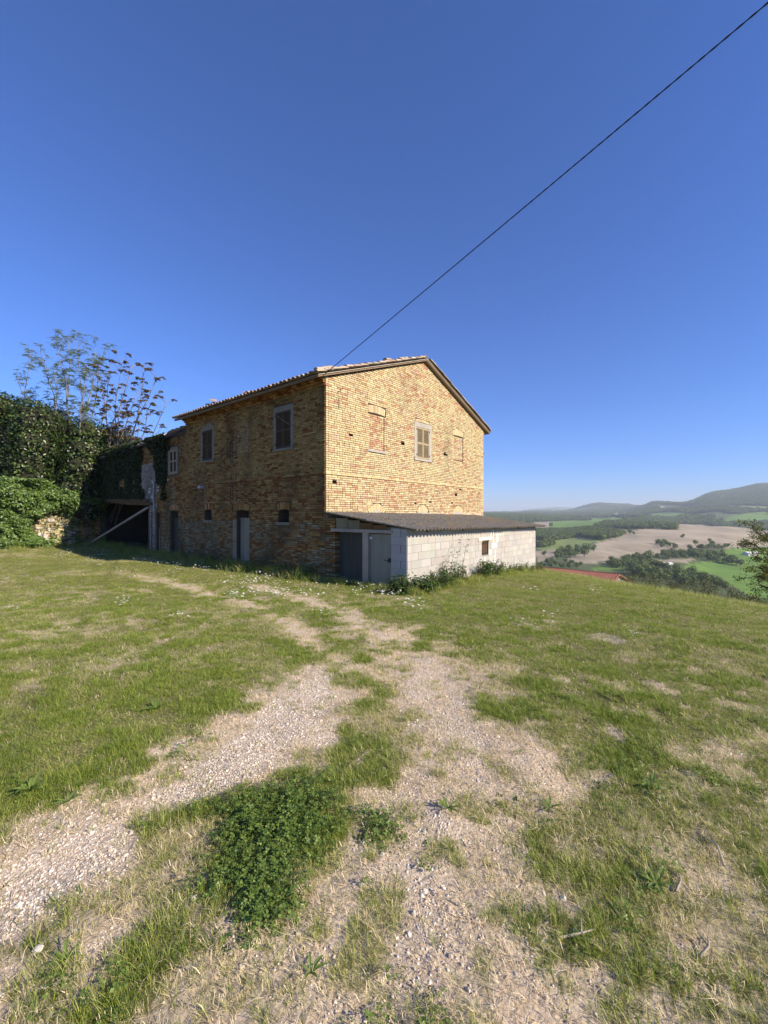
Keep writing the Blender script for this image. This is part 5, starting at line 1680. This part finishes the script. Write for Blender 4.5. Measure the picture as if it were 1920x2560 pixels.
# ------------------------------------------------------------------ single plants in the yard
def rosette(px, py, n, L_, up, label, group=None, name='dock_plant', mat='dock'):
    p = hit(px, py, 0.8, 60)
    root = empty(name, p)
    tag(root, label, 'plant', group)
    for k in range(n):
        an = 6.283 * k / n + rnd.uniform(-.4, .4); d = Vector((math.cos(an), math.sin(an), 0)); s = Vector((-d.y, d.x, 0))
        ln_ = L_ * rnd.uniform(0.6, 1.1); w = ln_ * rnd.uniform(0.16, 0.24); u = up * rnd.uniform(0.5, 1.2)
        q = MB(); q.smooth = True
        prev = None
        for i in range(6):
            t_ = i / 5
            c_ = d * ln_ * t_ * (1 - 0.2 * u * t_) + Vector((0, 0, ln_ * u * (t_ - 0.55 * t_ * t_) + 0.01))
            wi = w * math.sin(math.pi * min(1, 0.08 + t_ * 0.90)) ** 0.8 * 0.5
            cur = (c_ - s * wi + Vector((0, 0, wi * .35)), c_, c_ + s * wi + Vector((0, 0, wi * .35)))
            if prev:
                q.poly([prev[0], prev[1], cur[1], cur[0]]); q.poly([prev[1], prev[2], cur[2], cur[1]])
            prev = cur
        q.build('leaf', M[mat], root)
    return root


rosette(75, 1985, 11, 0.14, 1.2, 'tall upright broad leaves in grass left of the gravel track')
rosette(170, 2010, 8, 0.10, 1.0, 'small upright leafy plant in grass edging the gravel track')
rosette(1640, 2215, 9, 0.10, 0.6, 'pale broad leaved dock sprawling in the patchy grass')
rosette(1630, 1965, 9, 0.13, 0.5, 'thistle like plant with jagged leaves on the grass bank')
rosette(775, 2440, 6, 0.07, 0.9, 'tiny dark seedling alone on the dry straw')
rosette(675, 2205, 6, 0.12, 0.8, 'light green broad leaves poking out of the clover')
rosette(160, 2410, 6, 0.08, 0.8, 'light green broad leaves in the patch beside the gravel')
rosette(1375, 2025, 6, 0.09, 0.7, 'little leafy weed at the edge of the bare wheel track')
rosette(390, 1775, 9, 0.14, 0.8, 'leafy dock clump standing in the mown lawn')
rosette(1120, 2025, 8, 0.10, 0.9, 'bushy green weed alone in the gravelly track')


def bush(name, base, r_, h_, n, leaf, mat, label, group=None, nst=7, cat='bush'):
    root = tag(empty(name, base, 0), label, cat, group)
    q = MB(); P, Nn = [], []
    for k in range(nst):
        an = rnd.uniform(0, 6.283); rr_ = r_ * rnd.random() ** 0.5
        tip = Vector((math.cos(an) * rr_, math.sin(an) * rr_, h_ * rnd.uniform(0.55, 1.0) * (1 - 0.35 * rr_ / r_)))
        st = limb((tip.x * .3, tip.y * .3, -0.05), tip, 0.08, 5)
        q.tube(st, [0.008 + 0.01 * h_ * (1 - i / 5) * 0.4 for i in range(6)], 4)
        for _ in range(n // nst):
            t_ = rnd.uniform(0.12, 1.03); i = min(4, int(t_ * 5)); p = st[i].lerp(st[i + 1], min(1, t_ * 5 - i))
            off = Vector((rnd.gauss(0, 1), rnd.gauss(0, 1), rnd.gauss(0, .6))) * (0.10 * r_ + leaf * 0.7)
            P.append(p + off); Nn.append((off.x, off.y, 0.12 + abs(off.z)))
    q.build('stem', M['twig'], root)
    P = np.array([tuple(p) for p in P])
    Nn = np.array(Nn); Nn /= np.linalg.norm(Nn, axis=1, keepdims=True) + 1e-6; Nn[:, 2] += 0.5
    obj('foliage', leaf_mesh('foliage', P, rng.uniform(0.7, 1.3, len(P)) * leaf, M[mat], Nn, 0.4, 0.6, 0.6), root)
    return root


def shed_weed(s, o_, r_, h_, n, leaf, label, group=None):
    x, y, _ = hw(s, SY - o_); return bush('nettle', (x, y, gz(x, y)), r_, h_, n, leaf, 'weed', label, group, 9, 'weed')


shed_weed(-0.45, 0.10, 0.30, 0.62, 620, 0.08, 'broad leaved weed in front of the grey shed door jamb')
shed_weed(0.35, 0.30, 0.34, 0.50, 650, 0.09, 'broad leaved weed at the lit corner of the block shed')
shed_weed(1.1, 0.25, 0.36, 0.6, 640, 0.07, 'nettles at the foot of the block wall', 'nettles along the block wall')
shed_weed(1.7, 0.22, 0.34, 0.78, 640, 0.06, 'nettles at the foot of the block wall', 'nettles along the block wall')
shed_weed(2.6, 0.22, 0.38, 0.66, 640, 0.055, 'nettles at the foot of the block wall', 'nettles along the block wall')
shed_weed(3.9, 0.25, 0.45, 0.72, 1000, 0.06, 'dense dark nettle clump below the shed window')
shed_weed(4.7, 0.25, 0.42, 0.70, 900, 0.06, 'nettles just right of the clump below the shed window')
shed_weed(5.7, 0.22, 0.35, 0.5, 560, 0.05, 'nettles at the foot of the block wall', 'nettles along the block wall')
shed_weed(6.8, 0.22, 0.35, 0.46, 520, 0.05, 'nettles at the foot of the block wall', 'nettles along the block wall')
shed_weed(8.0, 0.22, 0.35, 0.42, 480, 0.05, 'nettles at the foot of the block wall', 'nettles along the block wall')
shed_weed(9.3, 0.22, 0.35, 0.46, 520, 0.05, 'nettles at the foot of the block wall', 'nettles along the block wall')
for s, h_ in ((0.5, 0.7), (1.5, 0.5), (2.9, 1.0), (3.7, 0.6), (5.9, 0.8), (7.0, 0.7), (8.6, 0.6)):
    x, y, _ = hw(-0.28, s); bush('nettle', (x, y, gz(x, y)), 0.32, h_, 260, 0.06, 'weed', 'shaded weeds at the foot of the long brick wall', 'weeds below the long wall', 8, 'weed')


def dry_stalk(s, h_, label):
    x, y, _ = hw(s, SY - 0.25); b_ = Vector((x, y, gz(x, y) - 0.02))
    root = tag(empty('dry_stalk', b_, 0), label, 'weed')
    q = MB(); h2 = MB()
    ax_ = Vector((AX[0], AX[1], 0))
    tip = ax_ * h_ * 0.32 + Vector((0, 0, h_))
    main = limb((0, 0, 0), tip, 0.03, 6); q.tube(main, [0.012, 0.011, 0.010, 0.009, 0.007, 0.005, 0.003], 5)
    for t_, sg in ((2, -1), (3, 1), (3, -1), (4, 1), (5, -1), (5, 1), (6, 1)):
        p = main[t_]; e = p + ax_ * sg * rnd.uniform(0.1, 0.28) * h_ + Vector((0, 0, rnd.uniform(0.12, 0.26) * h_))
        lb = limb(p, e, 0.15, 4); q.tube(lb, [0.006, 0.005, 0.004, 0.003, 0.002], 4)
        for k in range(6):
            f_ = e + Vector((rnd.gauss(0, .03), rnd.gauss(0, .03), rnd.uniform(0.02, 0.05)))
            h2.tube([e, f_], [0.0025, 0.006], 4)
    q.build('stem', M['twig'], root); h2.build('seed_head', M['twig'], root)


dry_stalk(2.4, 1.25, 'tall dry branching weed stalk against the block wall')
dry_stalk(1.75, 0.95, 'shorter dry weed stalk left of the tall one on the block wall')

# twigs and stones lying about
for (px, py, L_, an, lab) in ((1690, 2235, 0.14, 0.9, 'short dry twig lying on bare patch beside green grass'), (1810, 2170, 0.26, 1.2, 'forked dry twig on the grassy bank'), (1400, 2350, 0.16, 0.2, 'dry twig lying across matted straw'), (1750, 2400, 0.12, 0.7, 'small bent twig in the low grass')):
    p = hit(px, py, 0.8, 30); root = MB()
    d = Vector((math.cos(an), math.sin(an), 0))
    root.tube([Vector((0, 0, 0.01)), d * L_ * .5 + Vector((0.01, -.01, 0.022)), d * L_ + Vector((0, 0, 0.012))], [0.006, 0.005, 0.003], 5)
    root.tube([d * L_ * .5 + Vector((0.01, -.01, 0.022)), d * L_ * .8 + Vector((-d.y, d.x, 0)) * L_ * .25 + Vector((0, 0, 0.02))], [0.004, 0.002], 4)
    o = root.build('twig', M['pale_timber']); o.location = p; tag(o, lab, 'twig')
for (px, py, s_, lab) in ((95, 2378, 0.016, 'pale stone beside the left green patch'), (485, 2250, 0.018, 'white stone at the edge of the gravel track'), (905, 2215, 0.014, 'white pebble alone on the dry straw'), (1440, 2330, 0.012, 'small white stone in matted straw')):
    p = hit(px, py, 0.8, 30); me = pebble(); me.materials.clear(); me.materials.append(M['stone'])
    o = obj('stone', me); o.location = p + Vector((0, 0, s_ * .35)); o.scale = (s_ * 1.2,) * 3; tag(o, lab, 'stone')

# ------------------------------------------------------------------ brow bushes, oak, barn below
for (px, D, w_, h_, mat_, lab) in (
        (1862, 19.5, 0.75, 1.15, 'bush', 'dark round bush standing on the brow of the hill'),
        (1575, 27, 0.9, 1.5, 'bush', 'scrubby bush beside the red roof end'),
        (1615, 25, 0.9, 1.4, 'bush', 'scrub bush on the brow', ), (1660, 24, 0.9, 1.2, 'bush', 'scrub bush on the brow'), (1700, 23, 0.8, 1.3, 'bush', 'scrub bush on the brow'), (1745, 22.5, 0.9, 1.35, 'bush', 'scrub bush on the brow'), (1790, 22, 0.8, 1.1, 'bush', 'scrub bush on the brow'), (1910, 19, 0.7, 0.9, 'bush', 'scrub bush on the brow')):
    x = (px - 960) / FPX * D
    bush('shrub', (x, D, gz(x, D)), w_, h_ + 0.35, 900, 0.07, mat_, lab, 'scrub along the brow' if lab == 'scrub bush on the brow' else None, 14)


def oak():
    D = 17.0
    bx_ = (2010 - 960) / FPX * D
    base = Vector((bx_, D, gz(bx_, D) - 0.1))
    root = tag(empty('oak_tree', base, 0), 'oak tree below the brow reaching in with a gnarled leafy limb', 'tree')
    tr, br = MB(), MB(); P = []
    top = Vector((0.2, 0.3, 4.6))
    path = limb((0, 0, 0), top, 0.04, 8)
    tr.tube(path, [0.24, 0.22, 0.20, 0.18, 0.16, 0.13, 0.10, 0.07, 0.04], 8)
    targets = [at(1862, 1352, 17) - base, at(1880, 1312, 16.5) - base, at(1875, 1385, 17.5) - base, at(1895, 1440, 16.5) - base, at(1885, 1415, 16) - base, at(1905, 1465, 17) - base, at(1910, 1330, 18) - base, at(1915, 1395, 16) - base]
    for k in range(16):
        an = rnd.uniform(0, 6.283); targets.append(Vector((1.0 + math.cos(an) * rnd.uniform(1, 2.2), math.sin(an) * rnd.uniform(.6, 2.4), rnd.uniform(1.4, 3.7))))
    for e in targets:
        z0 = max(0.6, min(4.0, e.z * 0.75)); st = path[min(7, int(z0 / 4.6 * 8))]
        lb = limb(st, e, 0.10, 7); br.tube(lb, [0.075, 0.065, 0.055, 0.045, 0.036, 0.028, 0.02, 0.012], 6)
        for _ in range(9):
            p = lb[rnd.randint(3, 7)]; d = Vector((rnd.gauss(0, .24), rnd.gauss(0, .24), rnd.gauss(0.03, .15)))
            tw = limb(p, p + d, 0.15, 3); br.tube(tw, [0.012, 0.009, 0.007, 0.004], 4)
            for _ in range(60): P.append(tw[-1] + Vector((rnd.gauss(0, .13), rnd.gauss(0, .13), rnd.gauss(0, .07))))
    tr.build('trunk', M['oak_bark'], root); br.build('branch', M['oak_bark'], root)
    P = np.array([tuple(p) for p in P])
    obj('crown', leaf_mesh('crown', P, rng.uniform(0.05, 0.10, len(P)), M['oak'], np.tile((0, 0, 1.), (len(P), 1)), 0.8, 0.2, 0.6), root)


oak()


def barn():
    A0 = at(1338, 1414, 45); B0 = at(1548, 1433, 39.4)
    d = (B0 - A0); d.z = 0; d.normalize(); n = Vector((d.y, -d.x, 0))          # n looks back at the yard
    if n.y > 0: n = -n
    root = tag(empty('low_barn', (B0.x, B0.y, gz(B0.x, B0.y)), 0), 'low barn below the brow with a ribbed red roof', 'barn')
    o0 = root.location
    rz = (A0.z + B0.z) / 2 - 0.12
    L_, W_, dr = 15.0, 4.2, 1.15
    e0 = Vector((B0.x, B0.y, rz)); 
    def P(l, w, z): return tuple(e0 - d * l + n * w + Vector((0, 0, z)) - o0)
    q = MB()
    for w0 in (-W_ + .35, W_ - .35):
        q.poly([P(0.2, w0, -dr), P(L_, w0, -dr), P(L_, w0, -4.5), P(0.2, w0, -4.5)])
    q.poly([P(0.2, -W_ + .35, -4.5), P(0.2, W_ - .35, -4.5), P(0.2, W_ - .35, -dr), P(0.2, 0, -0.1), P(0.2, -W_ + .35, -dr)])
    q.build('wall', M['old_plaster'], root)
    q = MB()
    for sg in (-1, 1):
        for (a_, b_) in ((0.0, 0.06),):
            q.poly([P(-0.1, 0, a_), P(L_, 0, a_), P(L_, sg * W_, a_ - dr - .05), P(-0.1, sg * W_, a_ - dr - .05)])
            q.poly([P(-0.1, 0, a_ - .07), P(L_, 0, a_ - .07), P(L_, sg * W_, a_ - dr - .12), P(-0.1, sg * W_, a_ - dr - .12)])
        q.poly([P(-0.1, 0, 0), P(-0.1, sg * W_, -dr - .05), P(-0.1, sg * W_, -dr - .12), P(-0.1, 0, -.07)])
    ro = q.build('roof', M['red_sheet'], root)
    rm = None
    k = 0
    while k * 0.21 < L_:
        q = MB(); l = k * 0.21
        pts = [P(l, 0, 0.03), P(l, W_, -dr - .02)]
        q.tube(pts, 0.055, 6); q.build('rib', M['red_sheet'], ro)
        k += 1
    q = MB(); q.tube([P(-0.15, 0, 0.04), P(L_, 0, 0.04)], 0.06, 6); q.build('ridge_cap', M['timber'], ro)
    q = MB(); q.box(-.12, .12, -.12, .12, 0, .22); o = q.build('chimney', M['plaster'], root); o.location = P(2.6, W_ * .3, -dr * .35)


barn()

# ------------------------------------------------------------------ the valley: single trees, woods, farms
def crown_mesh(n, h_, w_, leaf, trunk=True):
    P, Nn = [], []
    nb = rnd.randint(5, 8)
    for i in range(nb):
        an = rnd.uniform(0, 6.283); rr_ = w_ * 0.27 * rnd.random() ** .5
        c_ = (math.cos(an) * rr_, math.sin(an) * rr_, h_ * rnd.uniform(0.38, 0.78))
        p, d = blob_points(c_, w_ * rnd.uniform(0.22, 0.33), n // nb, 0.6, (1, 1, 0.95), i)
        P.append(p); Nn.append(d)
    P = np.concatenate(P); Nn = np.concatenate(Nn)
    me = leaf_mesh('tree', P, rng.uniform(0.7, 1.3, len(P)) * leaf, M['valley_leaf'], Nn, 0.35, 0.2, 0.9)
    return me


vt = [crown_mesh(420, 1.0, 0.95, 0.105) for _ in range(4)] + [crown_mesh(300, 1.0, 0.42, 0.085), crown_mesh(380, 1.0, 1.2, 0.12)]
wt_ = [crown_mesh(150, 1.0, 1.0, 0.19) for _ in range(4)]
trk = MB(); trk.tube([(0, 0, -0.05), (0.01, 0, 0.3), (0, 0.01, 0.62)], [0.035, 0.028, 0.012], 5)
trk_me = trk.mesh('trunk'); trk_me.materials.append(M['oak_bark'])


def vtree(p, h_, k, label, group):
    root = tag(empty('valley_tree', p, rnd.uniform(0, 6.28)), label, 'tree', group)
    root.scale = (h_, h_, h_ * rnd.uniform(0.85, 1.15))
    obj('crown', vt[k], root); obj('trunk', trk_me, root)


def vhit(x, y): return hit(1200 + x / 2.304, 1180 + y / 2.304, 200)


for (x, y, h_, k, lab) in ((865, 358, 9, 0, 'taller of the two field trees at the head of the ploughed slope'), (885, 362, 6.5, 1, 'shorter of the two field trees at the head of the ploughed slope'), (1165, 382, 8, 2, 'lone round tree in the middle of the ploughed slope'),
                           (1243, 424, 9, 3, 'lone round tree low on the ploughed slope casting a long shadow'), (1322, 405, 6.5, 0, 'small tree behind the clump at the foot of the ploughed slope'), (755, 520, 8, 1, 'lone tree at the bottom edge of the ploughed field'), (735, 350, 6.5, 2, 'lone tree above the strip of wood left of the ploughed slope'),
                           (620, 470, 14, 0, 'biggest rounded tree at the end of the field hedge'), (655, 458, 9, 2, 'smaller tree at the tip of the field hedge'), (600, 490, 11, 3, 'round tree in front of the field hedge'), (370, 485, 8, 1, 'lone tree on the small ploughed strip near the shed end'), (985, 535, 8, 4, 'slim dark cypress by the farm roofs'), (1048, 490, 9, 4, 'slim tree standing out of the valley hedge')):
    vtree(vhit(x, y), h_, k, lab, None)

GROUPS = [
    ('tree in the hedge below the sloping meadow', 'hedge below the sloping meadow', [(425, 505), (440, 470), (540, 437), (600, 452), (590, 488), (520, 492)], 22, (7, 11)),
    ('scrub tree right behind the red roof', 'scrub behind the red roof', [(325, 545), (420, 510), (620, 545), (640, 560), (420, 550)], 24, (5, 8)),
    ('tree on the valley floor line between fields', 'trees along the valley floor', [(640, 540), (800, 530), (880, 480), (1060, 492), (1200, 455), (1360, 478), (1360, 500), (1060, 508), (950, 522), (840, 560), (700, 545)], 60, (7, 12)),
    ('tree in the clump climbing into the ploughed slope', 'clump in the ploughed slope', [(1010, 405), (1060, 402), (1120, 425), (1165, 448), (1120, 455), (1040, 440)], 16, (6, 10)),
    ('tree in the clump at the foot of the ploughed slope', 'clump at the slope foot', [(1320, 412), (1400, 418), (1480, 440), (1400, 452), (1300, 450), (1240, 452)], 18, (7, 10)),
    ('tree in the dark hedge across the green field', 'hedge across the green field', [(1240, 490), (1360, 480), (1440, 508), (1520, 530), (1500, 545), (1380, 520), (1250, 512)], 26, (8, 12)),
    ('tree in the wood around the farm roofs', 'wood around the farm roofs', [(825, 600), (860, 560), (960, 545), (1100, 560), (1220, 590), (1340, 630), (1380, 680), (1250, 670), (1000, 640)], 62, (8, 13)),
    ('tree along the track edging the green field', 'trees along the field track', [(1330, 610), (1400, 650), (1470, 690), (1440, 700), (1340, 660)], 14, (5, 8)),
]
for lab, grp, poly, n, (h0, h1) in GROUPS:
    Pw = vp(poly); xs_, ys_ = [p[0] for p in Pw], [p[1] for p in Pw]
    c_ = 0; tries = 0
    while c_ < n and tries < 4000:
        tries += 1
        x, y = rnd.uniform(min(xs_), max(xs_)), rnd.uniform(min(ys_), max(ys_))
        if not in_poly(np.array([x]), np.array([y]), Pw)[0]: continue
        u_ = rnd.random(); kd = rnd.choice((0, 1, 2, 3, 3, 5))
        size = 'low' if u_ < 0.33 else ('middling' if u_ < 0.67 else 'tall')
        vtree((x, y, gz(x, y) - 0.3), 0.78 * (h0 + (h1 - h0) * u_), kd, '%s %s %s' % (size, 'spreading' if kd == 5 else 'rounded', lab), grp); c_ += 1

# far woods that read as one mass
wk = kinds('wood', wt_)
WOODS = [(vp([(650, 322), (690, 302), (930, 290), (1050, 285), (1125, 300), (1132, 335), (1040, 332), (900, 328)]), 34, 9), (vp([(325, 340), (640, 326), (740, 338), (835, 362), (700, 395), (560, 372), (400, 405), (325, 390)]), 24, 9),
         (vp([(320, 290), (500, 278), (640, 272), (640, 278), (420, 284)]), 70, 9), (vp([(320, 415), (400, 400), (430, 425), (340, 440)]), 20, 7)]
WX, WY, WS = [], [], []
for Pw, dens, h_ in WOODS:
    xs_, ys_ = [p[0] for p in Pw], [p[1] for p in Pw]
    n = int(min(9000, (max(xs_) - min(xs_)) * (max(ys_) - min(ys_)) / dens))
    x, y = rng.uniform(min(xs_), max(xs_), n), rng.uniform(min(ys_), max(ys_), n)
    k = in_poly(x, y, Pw)
    WX.append(x[k]); WY.append(y[k]); WS.append(np.full(k.sum(), h_))
n = 90000                                               # wooded hillsides
D = np.exp(rng.uniform(math.log(1150), math.log(5200), n)); u = rng.uniform(0.10, 1.05, n)
x, y = u * D, D
cov = fbm(x / 330, y / 330, 61, 4)
free = np.ones(n, bool)
for c_, P in FIELDS: free &= ~in_poly(x, y, P)
high = sstep(1270, 1245, HOR - (ground(x, y) - EYE) / D * FPX)
k = free & (rng.random(n) < sstep(0.40, 0.52, cov + 0.25 * high + 0.06) * np.where(D < 2600, 1.0, 0.8))
WX.append(x[k]); WY.append(y[k]); WS.append(10 + 0.0022 * D[k])
WX, WY, WS = np.concatenate(WX), np.concatenate(WY), np.concatenate(WS)
fin('woods', WX, WY, WS * rng.uniform(0.7, 1.25, len(WX)), rng.integers(0, 4, len(WX)), np.zeros(len(WX)), wk, 'wooded hillsides and copses far across the valley', 'woods', 0.06, -1.0)


def farm(x, y, w_, l_, h_, rz, label, roofm='white_wall', name='farm_building'):
    p = vhit(x, y)
    root = tag(empty(name, p - Vector((0, 0, 0.4)), rz), label, 'building')
    q = MB(); q.box(-l_ / 2, l_ / 2, -w_ / 2, w_ / 2, 0, h_, skip='tb')
    for s in (-1, 1): q.poly([(s * l_ / 2, -w_ / 2, h_), (s * l_ / 2, w_ / 2, h_), (s * l_ / 2, 0, h_ + w_ * .2)])
    q.build('wall', M['white_wall'], root)
    q = MB()
    for s in (-1, 1): q.poly([(-l_ / 2 - .3, s * (w_ / 2 + .4), h_ - .1), (l_ / 2 + .3, s * (w_ / 2 + .4), h_ - .1), (l_ / 2 + .3, 0, h_ + w_ * .2 + .05), (-l_ / 2 - .3, 0, h_ + w_ * .2 + .05)])
    q.build('roof', M[roofm], root)
    for k in range(3):
        q = MB(); xx = -l_ / 3 + k * l_ / 3; q.box(xx - .5, xx + .5, -w_ / 2 - 0.03, -w_ / 2, h_ * .4, h_ * .75); q.build('window', M['dark_room'], root)


farm(945, 558, 6, 10, 4, 0.3, 'white farm building among trees at the wood edge')
farm(1060, 542, 7, 14, 3, -0.2, 'long low pale roofed farm building in the valley')
farm(1075, 552, 5, 9, 3, 0.5, 'small pale shed next to the long farm building')
farm(1560, 480, 8, 16, 3.5, 0.15, 'white roofed barn in the bright green field')
farm(985, 290, 10, 60, 4, 0.05, 'long flat roofed building on the wooded ridge', 'red_sheet')

# ------------------------------------------------------------------ haze over the valley
hz = MB(); hz.box(-13600, 13600, -13600, 13800, -260, 262)
t = NT('haze')
pv = t.n('VolumePrincipled', {'Color': (0.84, 0.92, 1.0), 'Density': 0.00016, 'Anisotropy': 0.0})
for l in list(t.out.inputs['Surface'].links): t.t.links.remove(l)
t.t.links.new(pv.outputs[0], t.out.inputs['Volume'])
tag(hz.build('haze', t.m), 'pale blue haze over the valley and far hills', 'haze', kind='stuff')
